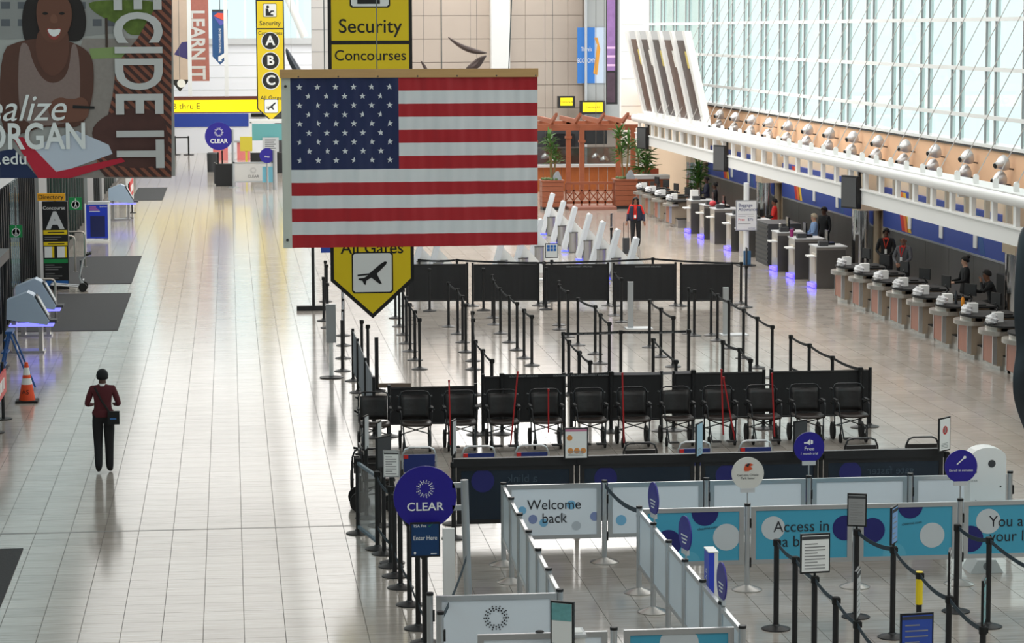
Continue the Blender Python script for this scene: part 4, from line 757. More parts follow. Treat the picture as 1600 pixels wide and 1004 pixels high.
# notices standing on the dark row
for px, py, lab, m in ((900, 703, 'small framed notice with orange food pictures on the dark lane panels', 0), (1092, 702, 'narrow pale blue framed notice on the dark lane panels', 1), (1475, 692, 'framed white notice with a red prohibition ring near the white kiosk', 2), (1250, 690, 'tilted dark framed notice behind the Free trial disc', 3)):
    x, z = P2(px, py, 35.0); t = thing('framed_notice', lab, 'sign', (x, 35.0, 1.1), (0, 1.1, .75, .7)[m]); w, h = (.3, .4) if m == 0 else (.26, .44); z0 = 0
    MB().b2(-w/2-.02, w/2+.02, -.01, .01, 0, h+.04).build('frame', black, t); MB().b2(-w/2, w/2, -.014, -.01, .02, h+.02).build('sheet', (paper, mat('pale_blue', (170, 206, 226), .5), paper, dgrey)[m], t)
    if m == 0:
        for cx, cz in ((-.09, .3), (-.08, .12), (.01, .12), (.1, .12)): disc(MB(), cx, cz, .04, -.014, 14).build('picture', mat('food_orange', (224, 150, 80), .5), t)
        MB().b2(-w/2, w/2, -.016, -.014, .39, .42).build('header', mat('header_pink', (206, 130, 160), .5), t)
    if m == 2: MB().lathe([(.06, 0), (.06, .004), (.045, .004), (.045, 0)], (0, -.014, .3), 16, Matrix.Rotation(math.pi/2, 3, 'X')).build('ring', red, t)
    for k in range(4): MB().b2(-w/2+.04, w/2-.05, -.0165, -.014, .05+.02*k, .056+.02*k).build('text_line', grey, t)
# ---- left edge black posts with belts, glass panel, notices
LP = [G(559.7, 833), G(590, 857.4), G(611, 885), G(617, 900), G(626, 918), G(640, 944.6), G(653.5, 981.6), G(664, 1004)]
lp = [stan(p[0], p[1], 'black stanchion in the line beside the CLEAR sign, %s from the sideways wheelchair' % ORD[i], 'stanchions beside the CLEAR sign') for i, p in enumerate(LP)]
for a, b in zip(lp[1:-1], lp[2:]): belt(a, b, z=.98, m=beltg, sag=.04); belt(a, b, z=.3, m=beltg, sag=.02)
t = thing('glass_panel', 'clear glass lane panel with dark rails between two black stanchions', 'panel', (LP[0][0], LP[0][1], 0), math.atan2(LP[1][1]-LP[0][1], LP[1][0]-LP[0][0])); L = math.hypot(LP[1][1]-LP[0][1], LP[1][0]-LP[0][0])
MB().b2(.05, L-.05, -.006, .006, .12, .98).build('pane', glassmat('lane_glass', (228, 236, 240), .22, .05), t); [MB().b2(.05, L-.05, -.02, .02, z, z+.04).build('rail', mat('rail_blue_grey', (96, 116, 130), .4), t) for z in (.98, .08)]
def pl_sign(name, label, base, z, w, h, face, m, build=None, fr=black):
    t = thing('placard_stand', label, 'sign', (base[0], base[1], 0)); MB().cyl((0, .02, 0), (0, .02, z+.05), .03).lathe([(.17, 0), (.17, .012), (.05, .045)], n=16).build('post', black, t, True); p = placard(t, z, w, h, m, face, fr)
    if build: build(p, z, w, h)
    return t
def tsa(p, z, w, h): txt('Enter Here', .07, paper, p, (0, -.018, z+h*.55), sx=.85, bold=.004); txt('TSA Pre', .045, paper, p, (-w*.2, -.018, z+h*.9)); MB().prism([(w*.1, z+h*.9), (w*.16, z+h*.87), (w*.28, z+h*.97), (w*.16, z+h*.9)], -.0165, -.019).build('tick', green, p); disc(MB(), -w*.38, z+.05, .014, -.0165, 10).build('seal', paper, p); MB().b2(w*.2, w*.42, -.018, -.0165, z+.035, z+.045).build('text_line', paper, p)
pl_sign('', 'dark blue placard reading TSA Pre Enter Here below the CLEAR disc', (2.14, 28.9), 1.04, .31, .4, 0, mat('tsa_blue', (16, 58, 104), .4), tsa)
def ptx(n, head=True):
    def f(p, z, w, h):
        lines(p, z+.03, z+h*.8, w*.8, n)
        if head: MB().b2(-w/2, w/2, -.018, -.0165, z+h*.85, z+h-.03).build('header', dgrey, p)
    return f
g = G(604, 880); pl_sign('', 'white paper notice in a silver frame on a stand behind the CLEAR disc', (2.05, 33.6), 1.15, .19, .36, -.15, paper, ptx(8), silver); g = G(600, 868); pl_sign('', 'dark backed placard stand beside the white paper notice', (1.98, 34.2), 1.18, .3, .42, .9, dgrey)
for px, py, lab in ((572, 690, 'narrow mirror-like sign on a stand before the leftmost wheelchair'), (592, 695, 'narrow slanted sign on a stand between the first wheelchairs'), (709, 690, 'narrow slanted sign on a stand beside the blue folded chair')):
    yy = 36.8 if px == 572 else 36.2; x, z = P2(px, py+20, yy); pl_sign('', lab, (x, yy), 1.0, .2, .5, 1.25, lgrey)
# ---- belts and placards at lower right
BLB = 'black belt stanchion with slate belts in front of the teal panels'; BLG = 'slate belt stanchions'
def S3(px, py, z=SH): g = G(px, py, z); return stan(g[0], g[1], BLB, BLG)
s1 = [S3(1213.5, 842), S3(1242.7, 868.7), S3(1273, 899), S3(1306, 932), S3(1339, 969), S3(1375, 1012)]
for a, b in zip(s1[:-1], s1[1:]): belt(a, b, m=beltg, sag=.03)
s2 = [S3(1338.7, 826), S3(1396, 853), S3(1436.7, 893), S3(1483, 930), S3(1536, 978)]
for a, b in zip(s2[:-1], s2[1:]): belt(a, b, m=beltg, sag=.04)
MB().cyl((0, 0, SH-.36), (0, 0, SH+.005), .04, n=12).build('yellow_sleeve', mat('sleeve_yellow', (238, 208, 30), .5), s2[2]); s2[2]['label'] = 'black belt stanchion with a yellow sleeve at the top'; del s2[2]['group']
s3 = [S3(1495.7, 818.6), S3(1545.7, 838.7), S3(1640, 895)]
for a, b in zip(s3[:-1], s3[1:]): belt(a, b, m=beltg, sag=.05)
def on(st, label, w, h, face, m, n, header=True):
    st['label'] = label; 
    if 'group' in st: del st['group']
    p = placard(st, SH+.03, w, h, m, face); lines(p, SH+.07, SH+.03+h*.78, w*.8, n)
    if header: MB().b2(-w/2, w/2, -.0185, -.016, SH+.03+h*.85, SH+h).build('header', dgrey, p)
    MB().cyl((0, 0, SH-.01), (0, 0, SH+.05), .015, n=6).build('stem', black, st)
on(s1[2], 'black stanchion topped by a broad white travel notice in a black frame', .31, .44, .12, paper, 9)
on(s2[0], 'black stanchion topped by a grey printed notice in a black frame', .2, .4, -.35, mat('grey_sheet', (150, 150, 150), .6), 9)
on(s2[1], 'black stanchion topped by a blue and yellow notice turned sideways', .22, .44, 1.05, mat('sheet_blue', (130, 170, 220), .5), 5); on(s2[3], 'black stanchion topped by a white notice seen nearly edge-on', .24, .46, 1.25, paper, 6); on(s2[4], 'black stanchion topped by a teal picture notice seen nearly edge-on', .24, .46, 1.2, mat('sheet_teal', (120, 170, 176), .5), 4); on(s1[4], 'black stanchion topped by a pale notice seen nearly edge-on', .24, .5, 1.2, lgrey, 6)
g = G(1432, 994, SH+.2); t = stan(g[0], g[1], 'x', 'x'); on(t, 'black stanchion topped by a blue travel notice in a black frame', .3, .4, .1, mat('sheet_royal', (50, 80, 170), .5), 5)
# tablet stands
g = G(875, 1000, 1.0); t = thing('tablet_stand', 'black framed screen showing a landscape photo on a slim stand', 'screen', (g[0], g[1]-.2, 0), -.5); MB().cyl((0, .02, 0), (0, .02, 1.05), .025).lathe([(.17, 0), (.17, .015), (.03, .04)], n=16).build('stand', black, t, True); MB().b2(-.12, .12, -.02, .02, 1.0, 1.44).build('frame', black, t); MB().b2(-.105, .105, -.024, -.02, 1.02, 1.42).build('screen', paper, t); MB().b2(-.105, .105, -.027, -.024, 1.25, 1.42).build('photo', mat('photo_teal', (110, 168, 170), .4, noise=.5, nscale=14), t); lines(t, 1.04, 1.22, .17, 6, lgrey)
g = G(899, 1000, 1.0); t = thing('lane_pedestal', 'white boxy pedestal with a slanted pale lid between the lane panels', 'pedestal', (g[0], g[1], 0)); MB().b2(-.08, .08, -.14, .14, 0, 1.06).build('body', white, t); MB().box(0, 0, 1.08, .18, .32, .03).build('lid', lgrey, t); MB().box(0, -.0, 1.1, .12, .2, .012).build('label_plate', paper, t)
g = G(843, 985, SH); stan(g[0], g[1], 'single black stanchion between dotted emblem panel and screen stand', None)
# ================================================================== WHEELCHAIRS
chrm = mat('chair_tube', (60, 60, 62), .3, .7); seatb = mat('seat_brown_black', (52, 42, 38), .4)
def wheelchair(x, y, label, group, pole=None, rz=0, navy=False):
    t = thing('wheelchair', label, 'wheelchair', (x, y, 0), rz, group); W_ = .25
    n = 8; vs = []
    for j in range(6):
        for i in range(n+1):
            u = -1+2*i/n; z = .5+.4*j/5; vs.append((u*(W_-.02), .05+.05*(1-u*u)+.05*j/5, z))
    fs = [(j*(n+1)+i, j*(n+1)+i+1, (j+1)*(n+1)+i+1, (j+1)*(n+1)+i) for j in range(5) for i in range(n)]
    o = MB().add(vs, fs).build('backrest', blue if navy else vinyl, t, True); sd = o.modifiers.new('t', 'SOLIDIFY'); sd.thickness = .02
    vs = [(u*W_, -.38+.42*j/4, .49-.02*(1-u*u)-.01*(j == 0)) for j in range(5) for u in (-1, -.5, 0, .5, 1)]
    o = MB().add(vs, [(j*5+i, j*5+i+1, j*5+5+i+1, j*5+5+i) for j in range(4) for i in range(4)]).build('seat', blue if navy else seatb, t, True); sd = o.modifiers.new('t', 'SOLIDIFY'); sd.thickness = .03
    MB().tube([(-W_, .08, .45), (-W_-.005, .12, .88), (-W_+.03, .125, .945), (-W_+.09, .125, .96), (W_-.09, .125, .96), (W_-.03, .125, .945), (W_+.005, .12, .88), (W_, .08, .45)], .014, 6).build('back_frame', chrm, t, True)
    for s in (-1, 1):
        MB().tube([(s*W_, .1, .68), (s*(W_+.02), .05, .7), (s*(W_+.02), -.25, .7), (s*(W_+.01), -.33, .66), (s*W_, -.36, .48)], .013, 6).build('armrest', chrm, t, True); MB().b2(s*(W_+.02)-.022, s*(W_+.02)+.022, -.25, .02, .705, .73).build('arm_pad', rubber, t)
        MB().tube([(s*(W_-.02), .1, .46), (s*(W_-.02), .1, .2)], .013).tube([(s*(W_-.02), -.34, .47), (s*(W_-.03), -.38, .3), (s*(W_-.05), -.46, .1)], .013).tube([(s*(W_-.02), -.34, .3), (s*(W_-.02), .1, .25)], .011).tube([(s*(W_-.02), .1, .46), (s*(W_-.02), -.34, .47)], .012).build('side_frame', chrm, t, True)
        MB().cyl((s*W_-.02, .14, .15), (s*W_+.02, .14, .15), .15, n=18).build('rear_wheel', rubber, t, True); MB().cyl((s*(W_-.03)-.015, -.3, .08), (s*(W_-.03)+.015, -.3, .08), .08, n=14).tube([(s*(W_-.03), -.3, .08), (s*(W_-.03), -.32, .3)], .012).build('caster', rubber, t, True)
        MB().b2(s*.13-.08, s*.13+.08, -.56, -.42, .09, .11).build('footplate', black, t); MB().tube([(s*(W_+.01), .12, .86), (s*(W_+.04), .2, .87)], .018).build('push_grip', rubber, t, True); MB().tube([(s*(W_+.02), .1, .62), (s*(W_+.07), .06, .66)], .016).build('brake_lever', rubber, t)
    MB().tube([(-W_+.02, .1, .24), (W_-.02, -.3, .44)], .011).tube([(W_-.02, .1, .24), (-W_+.02, -.3, .44)], .011).build('cross_brace', chrm, t, True)
    if pole is not None:
        for (dx0, dy0, z0, dx1, z1) in pole: MB().tube([(dx0, dy0, z0), (dx1, dy0, z1)], .014).cyl((dx1, dy0, z1), (dx1, dy0, z1+.04), .018).build('red_pole', mat('pole_red', (176, 30, 34), .45), t, True)
    return t
CXP = [582.5, 647, 717, 783, 851, 920.6, 989, 1058, 1125, 1194.6, 1263.5, 1333]
poles = {2: [(-.2, -.45, .12, -.22, 1.18)], 3: [(.1, -.4, .1, .22, 1.3)], 4: [(.0, -.42, .3, .0, 1.0)], 6: [(-.22, -.45, .1, -.25, 1.25)], 8: [(0, -.42, .2, -.04, 1.28), (.2, -.42, .1, .0, 1.15)], 9: [(.12, -.42, .15, .07, 1.2)]}
for i, px in enumerate(CXP):
    oi = ORD[i]
    p = G(px, 612-7*i/11, .94); lab = 'black vinyl wheelchair %s, %s in the row from the grey lane panels' % ('without pole' if i not in poles else 'with two red poles' if i == 8 else 'with a red pole', oi)
    wheelchair(p[0], 42.9, lab, 'row of wheelchairs', poles.get(i))
for i, px in enumerate((577, 655, 748, 831, 1000, 1085, 1180, 1345, 1440)):
    x = atY(px, 720, 39.2)[0]; bl_c = i in (1, 2, 3, 5, 6)
    t = thing('folded_wheelchair', 'low folded transport chair with blue sling between wheelchairs and dark panels' if bl_c else 'low folded transport chair with black sling between wheelchairs and dark panels', 'wheelchair', (x, 39.2, 0), math.pi, 'folded chairs, blue' if bl_c else 'folded chairs, black')
    MB().tube([(-.26, 0, .1), (-.26, .02, .5), (-.22, .03, .6), (-.15, .03, .63), (.15, .03, .63), (.22, .03, .6), (.26, .02, .5), (.26, 0, .1)], .016).build('handle_frame', silver if bl_c else chrm, t, True); MB().b2(-.24, .24, .0, .03, .25, .52).build('sling', mat('sling_navy', (24, 44, 112), .55) if bl_c else vinyl, t)
    MB().b2(-.24, .24, -.3, -.02, .32, .36).build('folded_seat', vinyl, t)
    if bl_c: MB().b2(.17, .24, .031, .04, .46, .52).build('red_tab', red, t)
    for s in (-1, 1): MB().tube([(s*.25, .02, .15), (s*.25, -.4, .12)], .014).tube([(s*.25, .02, .4), (s*.25, -.36, .38), (s*.25, -.4, .12)], .014).build('side_frame', chrm, t, True); MB().cyl((s*.27-.02, .02, .15), (s*.27+.02, .02, .15), .15, n=16).build('rear_wheel', rubber, t, True); MB().cyl((s*.25-.015, -.4, .08), (s*.25+.015, -.4, .08), .08, n=12).build('caster', rubber, t, True)
wheelchair(1.95, 37.5, 'black wheelchair standing sideways beside the clear glass lane panel', None, None, math.pi/2)
# ================================================================== TICKET COUNTERS (right)
taupe = mat('counter_taupe', (158, 142, 124), .45, noise=.05); cbr = mat('counter_steel', (186, 182, 176), .3, .8)
bagm = mat('plastic_bag', (232, 232, 234), .35, bump=.6, nscale=14)
def half(x0, r, hw, n=14): return [(x0+1.0, -hw), (x0+1.0, hw)]+[(x0-r*math.sin(a), hw*math.cos(a)) for a in np.linspace(0, math.pi, n)]
def counterA(y, label, group):
    t = thing('ticket_counter', label, 'counter', (15.5, y, 0), 0, group)
    MB().b2(.08, 1.05, -.38, .38, .1, .88).build('body', taupe, t); MB().b2(0, .08, -.33, .33, .15, .72).build('front_panel', woodp, t); [MB().b2(-.01, .09, a_, a_+.04, .13, .74).build('edge_trim', silver, t) for a_ in (-.37, .33)]
    MB().prism([(.3, -.5), (.3, .5)]+[(.1-.28*math.sin(a), .5*math.cos(a)) for a in np.linspace(0, math.pi, 16)], .73, .82, 'z').build('steel_shelf', cbr, t, True)
    MB().prism([(.3, -.38), (.3, .38)]+[(.16-.2*math.sin(a), .38*math.cos(a)) for a in np.linspace(0, math.pi, 16)], .82, .9, 'z').build('upper_band', cbr, t, True)
    MB().prism([(1.15, -.6), (1.15, .6)]+[(.25-.3*math.sin(a), .6*math.cos(a)) for a in np.linspace(0, math.pi, 16)], .9, .94, 'z').build('black_top', rubber, t, True)
    MB().b2(.2, 1.1, -.92, -.38, 0, .3).b2(.2, 1.1, .38, .92, 0, .3).b2(.15, 1.1, -.38, .38, 0, .1).build('scale_plinth', cbr, t); MB().b2(.2, 1.1, -.92, -.4, .3, .32).b2(.2, 1.1, .4, .92, .3, .32).build('scale_mat', rubber, t)
    return t
AY = [64.9, 63.0, 61.1, 59.25, 57.4, 55.45, 53.5, 51.65, 50.0]; AF = [97.8, 95.7, 93.5, 91.0]
AL = ['ticket counter with rounded black top and red-brown front panel in the staffed row', 'staffed row counters']
for i, y in enumerate(AY): counterA(y, 'ticket counter with red-brown front panel, %s from the steel bag drops' % ORD[i], 'staffed row counters')
for i, y in enumerate(AF): counterA(y, 'ticket counter with red-brown front panel, %s from the wooden planter' % ORD[i], 'counters by the planter')
def counterB(y, label, group, lit=True):
    t = thing('bag_drop_counter', label, 'counter', (15.6, y, 0), 0, group)
    MB().b2(.1, .9, -.3, .5, 0, 1.12).build('body', cbr, t); MB().b2(.08, .1, -.22, .2, .4, .95).build('inset_panel', mat('inset_beige', (190, 180, 166), .4), t); MB().b2(-.12, .12, -.3, .1, .86, .9).build('white_shelf', white, t); MB().b2(.09, .95, -.32, .6, 1.12, 1.15).build('top', lgrey, t)
    MB().b2(.1, .9, -.34, -.3, .02, 1.05).build('dark_side', dsteel, t); MB().b2(.3, 1.0, .5, 1.5, 0, .95).build('belt_housing', dgrey, t)
    MB().b2(.4, .7, .1, .4, 1.15, 1.22).box(.5, .2, 1.42, .04, .34, .26).cyl((.55, .2, 1.2), (.55, .2, 1.4), .02).build('monitor', screen, t); MB().b2(.2, .45, -.2, .0, 1.15, 1.28).build('printer', dgrey, t)
    if lit: MB().b2(.02, .08, -.28, .45, .03, .12).build('blue_light_strip', mat('blue_led', (60, 50, 255), .4, emit=6), t)
    return t
for i, (y, lit) in enumerate(((87.8, 1), (85.3, 1), (83.4, 0), (80.6, 1), (78.5, 0), (73.6, 1), (71.3, 1), (68.6, 1))): counterB(y, 'stainless bag drop counter %s, %s from the white box stack' % ('with blue floor light' if lit else 'without floor light', ORD[i]), 'bag drops', lit)
# counter-top items
def bag(x, y, z, s, label, group):
    bm = bmesh.new(); bmesh.ops.create_icosphere(bm, subdivisions=3, radius=1)
    r = random.Random(int(y*37)); ph = [r.uniform(0, 6) for _ in range(6)]
    for v in bm.verts:
        c = v.co; k = 1+.16*math.sin(4*c.x+ph[0])*math.sin(5*c.y+ph[1])+.1*math.sin(9*c.z+ph[2]+3*c.x); v.co = Vector((c.x*k*s, c.y*k*s*.85, max(-.7, c.z*k)*s*.95+.7*s))
    me = bpy.data.meshes.new('plastic_bag'); bm.to_mesh(me); bm.free(); me.materials.append(bagm); o = link('plastic_bag', me); o.location = (x, y, z); return tag(o, label, 'bag', group)
def mon(x, y, z, rz, label, group):
    t = thing('monitor', label, 'monitor', (x, y, z), rz, group); MB().b2(-.1, .1, -.08, .08, 0, .02).build('foot', black, t); MB().tube([(0, 0, .02), (.05, 0, .12), (-.02, 0, .22)], .02).build('arm', black, t, True); MB().box(0, 0, .3, .03, .36, .26, 0, 0).build('housing', black, t); MB().box(.017, 0, .3, .004, .33, .23).build('screen', lgrey if random.random() < .4 else screen, t); return t
for i, y in enumerate(AY[:-1]+AF):
    far = i >= len(AY)-1; w_ = 'the counter %s from the %s' % (ORD[i-(len(AY)-1)] if far else ORD[i], 'wooden planter' if far else 'steel bag drops')
    bag(15.55, y-.1, .94, .125, 'crumpled white plastic bag on '+w_, 'bags far' if far else 'bags near')
    t = thing('ticket_printer', 'white ticket printer on '+w_, 'printer', (15.78, y+.28, .94), 0, 'printers far' if far else 'printers near'); MB().b2(-.1, .1, -.1, .1, 0, .2).build('case', white, t); MB().b2(-.105, -.1, -.07, .07, .1, .13).build('slot', dgrey, t)
    mon(16.25, y+.1, .94, .5 if i % 2 else .3, 'black monitor on '+w_, 'monitors far' if far else 'monitors near')
    t = tag(MB().box(16.35, y-.25, .955, .2, .42, .03).build('keyboard', rubber), 'black keyboard on '+w_, 'keyboard', 'keyboards far' if far else 'keyboards near')
t = thing('drink_bottle', 'orange juice bottle with dark cap standing on a staffed counter', 'bottle', (15.95, 55.1, .94)); MB().lathe([(.04, 0), (.042, .14), (.018, .19), (.018, .2)], n=12).build('bottle', mat('juice', (236, 150, 40), .3), t, True); MB().cyl((0, 0, .2), (0, 0, .23), .02).build('cap', rubber, t)
tag(MB().lathe([(.035, 0), (.04, .2), (.015, .27), (.015, .3)], (15.9, 55.45, .94), 12).build('dark_bottle', mat('bottle_dark', (40, 46, 52), .3), None, True), 'dark drinks bottle beside the orange juice bottle', 'bottle')
tag(MB().lathe([(.045, 0), (.05, .2), (.04, .21)], (15.9, 73.85, 1.15), 14).build('steel_cup', steel, None, True), 'steel tumbler on a bag drop counter', 'cup'); tag(MB().lathe([(.05, 0), (.06, .2), (.05, .2)], (15.75, 71.65, 1.15), 14).build('purple_cup', mat('cup_purple', (150, 40, 110), .4), None, True), 'purple cup on a bag drop counter', 'cup')
tag(MB().b2(15.95, 16.2, 88.75, 89.05, .95, 1.42).build('white_box_stack', white), 'tall stack of white paper boxes on the first bag drop housing', 'boxes'); tag(MB().ell((15.9, 84.5, 1.24), (.12, .12, .1)).build('red_pouch', mat('pouch_red', (200, 60, 70), .5), None, True), 'small red pouch on a bag drop counter', 'pouch')
t = thing('partition_box', 'dark ribbed bin enclosure beside the Baggage Allowance sign', 'enclosure', (16.3, 76.0, 0)); MB().b2(-.5, .5, -.9, .9, 0, 1.25).build('body', dgrey, t)
for k in range(9): MB().b2(-.515, -.5, -.88, .88, .08+.13*k, .15+.13*k).build('rib', black, t)
# baggage allowance sign
t = thing('baggage_sign', 'white Baggage Allowance board on a thick white post', 'sign', (15.2, 75.4, 0)); MB().cyl((0, 0, .03), (0, 0, 2.46), .085, n=16).build('post', white, t, True); MB().lathe([(.3, 0), (.3, .02), (.1, .05)], n=20).build('base', black, t); MB().b2(-.34, .3, -.13, -.09, 1.05, 1.95).build('frame', silver, t); MB().b2(-.31, .27, -.135, -.13, 1.08, 1.92).build('board', paper, t)
nv = mat('print_navy', (40, 50, 110), .6); txt('Baggage\nAllowance', .135, nv, t, (-.27, -.138, 1.74), align='LEFT', bold=.006); txt('Free', .11, red, t, (-.17, -.138, 1.38)); txt('$75', .11, nv, t, (.1, -.138, 1.38)); txt('southwest', .05, nv, t, (.14, -.138, 1.13))
for z, x0, x1 in ((1.53, -.27, .2), (1.47, -.27, -.05), (1.47, .02, .2), (1.25, -.27, .1)): MB().b2(x0, x1, -.138, -.135, z, z+.012).build('text_line', grey, t)
MB().b2(-.1, .12, -.13, -.09, .02, .45).build('blue_card', mat('card_blue', (52, 100, 136), .5), t)
# ================================================================== CANOPY TRUSS
TXx = 16.35
tr = thing('canopy_truss', 'long white canopy truss with tubular top chord hung above the ticket counters', 'truss', (TXx, 0, 0)); ya, yb = 45.5, 103.5
MB().cyl((0, ya, 3.42), (0, yb+.6, 3.42), .15, n=14).build('top_chord', white, tr, True); MB().b2(-.06, .06, ya, yb, 2.46, 2.82).build('fascia', white, tr); MB().b2(-.1, .6, ya, yb, 3.5, 3.56).build('top_deck', white, tr); MB().b2(-.1, .1, ya, yb, 2.82, 2.86).build('ledge', white, tr)
MB().b2(.5, .6, ya, yb, 2.46, 2.6).b2(.5, .6, ya, yb, 3.4, 3.5).build('rear_chord', white, tr)
y = ya+.6; k = 0
while y < yb:
    MB().b2(-.05, .05, y-.09, y+.09, 2.86, 3.3).build('web_post', white, tr); MB().b2(.45, .55, y+.5, y+.64, 2.6, 3.4).build('web_post', mat('cream_post', (240, 230, 214), .5), tr); y += 1.62
for y in (47.5, 57, 66.5, 76, 85.5, 95): MB().b2(0, XR-TXx, y-.05, y+.05, 3.2, 3.3).build('outrigger', white, tr)
lug = MB().prism([(-.06, 3.55), (.06, 3.55), (.06, 3.72)]+[(.06*math.cos(a), 3.72+.06*math.sin(a)) for a in np.linspace(0, math.pi, 8)]+[(-.06, 3.72)], -.03, .03, 'y')
lo = None
for y in np.arange(47, 100, 1.49):
    if lo is None: lo = lug.build('cable_lug', white, tr); lo.location = (.1, y, 0)
    else: o = link('cable_lug', lo.data, tr); o.location = (.1, y, 0)
    MB().cyl((.1, y, 3.7), (XR-TXx-.05, y-1.5, 8.0), .013, n=5).build('stay_cable', mat('cable_grey', (190, 184, 180), .4, .5), tr)
# hanging displays
for y, lab in ((66.1, 'black display hanging from the truss above the blue-shirted agent'), (84.2, 'black display hanging from the truss above the bag drop counters'), (100.4, 'black display hanging from the far end of the truss')):
    t = thing('hanging_display', lab, 'display', (TXx-.25, y, 2.3)); MB().box(0, 0, .45, .12, .75, .85, .35).build('housing', black, t); MB().box(-.07, -.02, .45, .01, .68, .76, .35).build('screen', mat('display_grey', (84, 84, 86), .3), t); MB().b2(0, .3, .1, .2, .3, .6).b2(.22, .28, .1, .2, .4, 1.1).build('bracket', black, t)
# wall spotlights
shade = mat('lamp_silver', (206, 204, 204), .3, .5)
ly = [59.13+2.945*k for k in range(-3, 14)]
for row_, (z, dy) in enumerate(((3.83, 0), (3.45, .2))):
    for y in ly:
        t = thing('wall_spotlight', 'silver bell spotlight in the upper row on the peach-lit wall' if row_ == 0 else 'silver bell spotlight in the lower row behind the truss', 'lamp', (XR-.3, y+dy, z), 0, 'upper spotlights' if row_ == 0 else 'lower spotlights')
        R_ = Matrix.Rotation(.35, 3, 'Z') @ Matrix.Rotation(math.pi/2-.25, 3, 'Y'); MB().lathe([(.02, -.2), (.075, -.19), (.085, -.12), (.13, -.06), (.175, .02), (.19, .1), (.18, .1), (.1, -.02)], (0, 0, 0), 16, R_).build('bell', shade, t, True); MB().lathe([(.01, -.215), (.06, -.21), (.06, -.195)], (0, 0, 0), 12, R_).build('socket', rubber, t); MB().cyl((.05, 0, -.1), (.3, 0, -.14), .02).build('bracket', dsteel, t)
# leaning poster frames
lp_ = thing('poster_frame', 'white leaning frame holding five tall dark posters at the far end of the truss', 'poster frame', (0, 0, 0)); nA, nB = 90.2, 103.6
def lean(y0, y1, s0, s1, off, th):        # quad on the leaning plane, s 0 bottom .. 1 top
    f = lambda s: (16.75-.75*s, 3.62+3.3*s)
    (xa, za), (xb, zb) = f(s0), f(s1); return MB().add([(xa-off, y0, za), (xa-off, y1, za), (xb-off, y1, zb), (xb-off, y0, zb), (xa-off+th, y0, za), (xa-off+th, y1, za), (xb-off+th, y1, zb), (xb-off+th, y0, zb)], [(0, 1, 2, 3), (7, 6, 5, 4), (0, 4, 5, 1), (1, 5, 6, 2), (2, 6, 7, 3), (3, 7, 4, 0)])
w_ = (nB-nA)/5
for k in range(5):
    y0 = nA+k*w_; lean(y0+.35, y0+w_-.25, .03, .9, .0, .04).build('poster', mat('poster_dark_%d' % (k % 3), ((66, 50, 46), (84, 56, 44), (58, 46, 48))[k % 3], .4, noise=.6, nscale=1.6), lp_); lean(y0+.35, y0+w_-.25, .9, 1.0, .0, .04).build('header_strip', lgrey, lp_)
    lean(y0+.6, y0+1.2, .6, .78, .02, .01).build('poster_patch', mat('poster_yellow', (206, 186, 90), .5) if k % 2 == 0 else offw, lp_)
for k in range(6): lean(nA+k*w_-.25, nA+k*w_+.25, 0, 1.0, .12, .24).build('frame_post', white, lp_)
lean(nA, nB, -.03, .03, .1, .2).build('frame_sill', white, lp_); MB().b2(16.4, 17.0, nA, nB, 3.5, 3.6).build('foot_beam', white, lp_)
# ================================================================== SELF-SERVICE KIOSKS
kw = mat('kiosk_white', (214, 218, 224), .35); led = mat('kiosk_led', (70, 80, 255), .4, emit=2)
def kiosk(x, y, label, group, rz=0):
    t = thing('check_in_kiosk', label, 'kiosk', (x, y, 0), rz, group)
    MB().prism([(-.42, .1), (-.32, .1), (.02, 1.36), (.03, 1.42), (-.03, 1.45), (-.09, 1.42), (-.44, .2)], -.21, .21).build('screen_slab', kw, t); MB().prism([(-.27, .62), (-.09, 1.3), (-.1, 1.31), (-.285, .62)], -.16, .16).build('screen', mat('kiosk_screen', (120, 130, 150), .2), t); MB().prism([(-.075, 1.36), (-.06, 1.42), (-.08, 1.425), (-.095, 1.36)], -.08, .08).build('lamp', led, t)
    MB().prism([(-.3, .2), (.5, .2), (.48, .4), (-.06, .98)], -.03, .03).build('side_wing', white, t); MB().cyl((-.12, -.1, .02), (-.12, -.1, .62), .17, n=20).build('steel_drum', steel, t, True); MB().cyl((-.12, -.1, .62), (-.12, -.1, .645), .175, n=20).build('drum_lid', dsteel, t); MB().b2(-.45, .5, -.2, .2, 0, .03).build('base_plate', lgrey, t); MB().b2(-.45, -.3, -.15, .15, .03, .06).build('floor_light', led, t); return t
for i, (px, py) in enumerate(((865, 302), (882, 314), (900, 323), (923, 334), (944, 346), (967, 358), (996, 371))): p = G(px, py, 1.43); kiosk(p[0], p[1], 'slanted white check-in kiosk, %s of the row starting at the planters' % ORD[i], 'kiosk row by the planters')
for i, (px, py) in enumerate(((664, 397), (690, 399), (790, 396), (822, 392), (847, 374))): p = G(px, py+12, .6); kiosk(p[0], p[1], 'slanted white check-in kiosk behind the black screens, %s from the tall black pole' % ORD[i], 'kiosks behind the screens')
g = G(978, 396); t = thing('rolling_case', 'narrow dark case with a tall pull handle standing by the last kiosk', 'suitcase', (g[0], g[1], 0)); MB().b2(-.1, .1, -.08, .08, .0, .5).build('case', dgrey, t); MB().tube([(-.07, 0, .5), (-.07, 0, .98), (.07, 0, .98), (.07, 0, .5)], .012).build('handle', black, t, True)
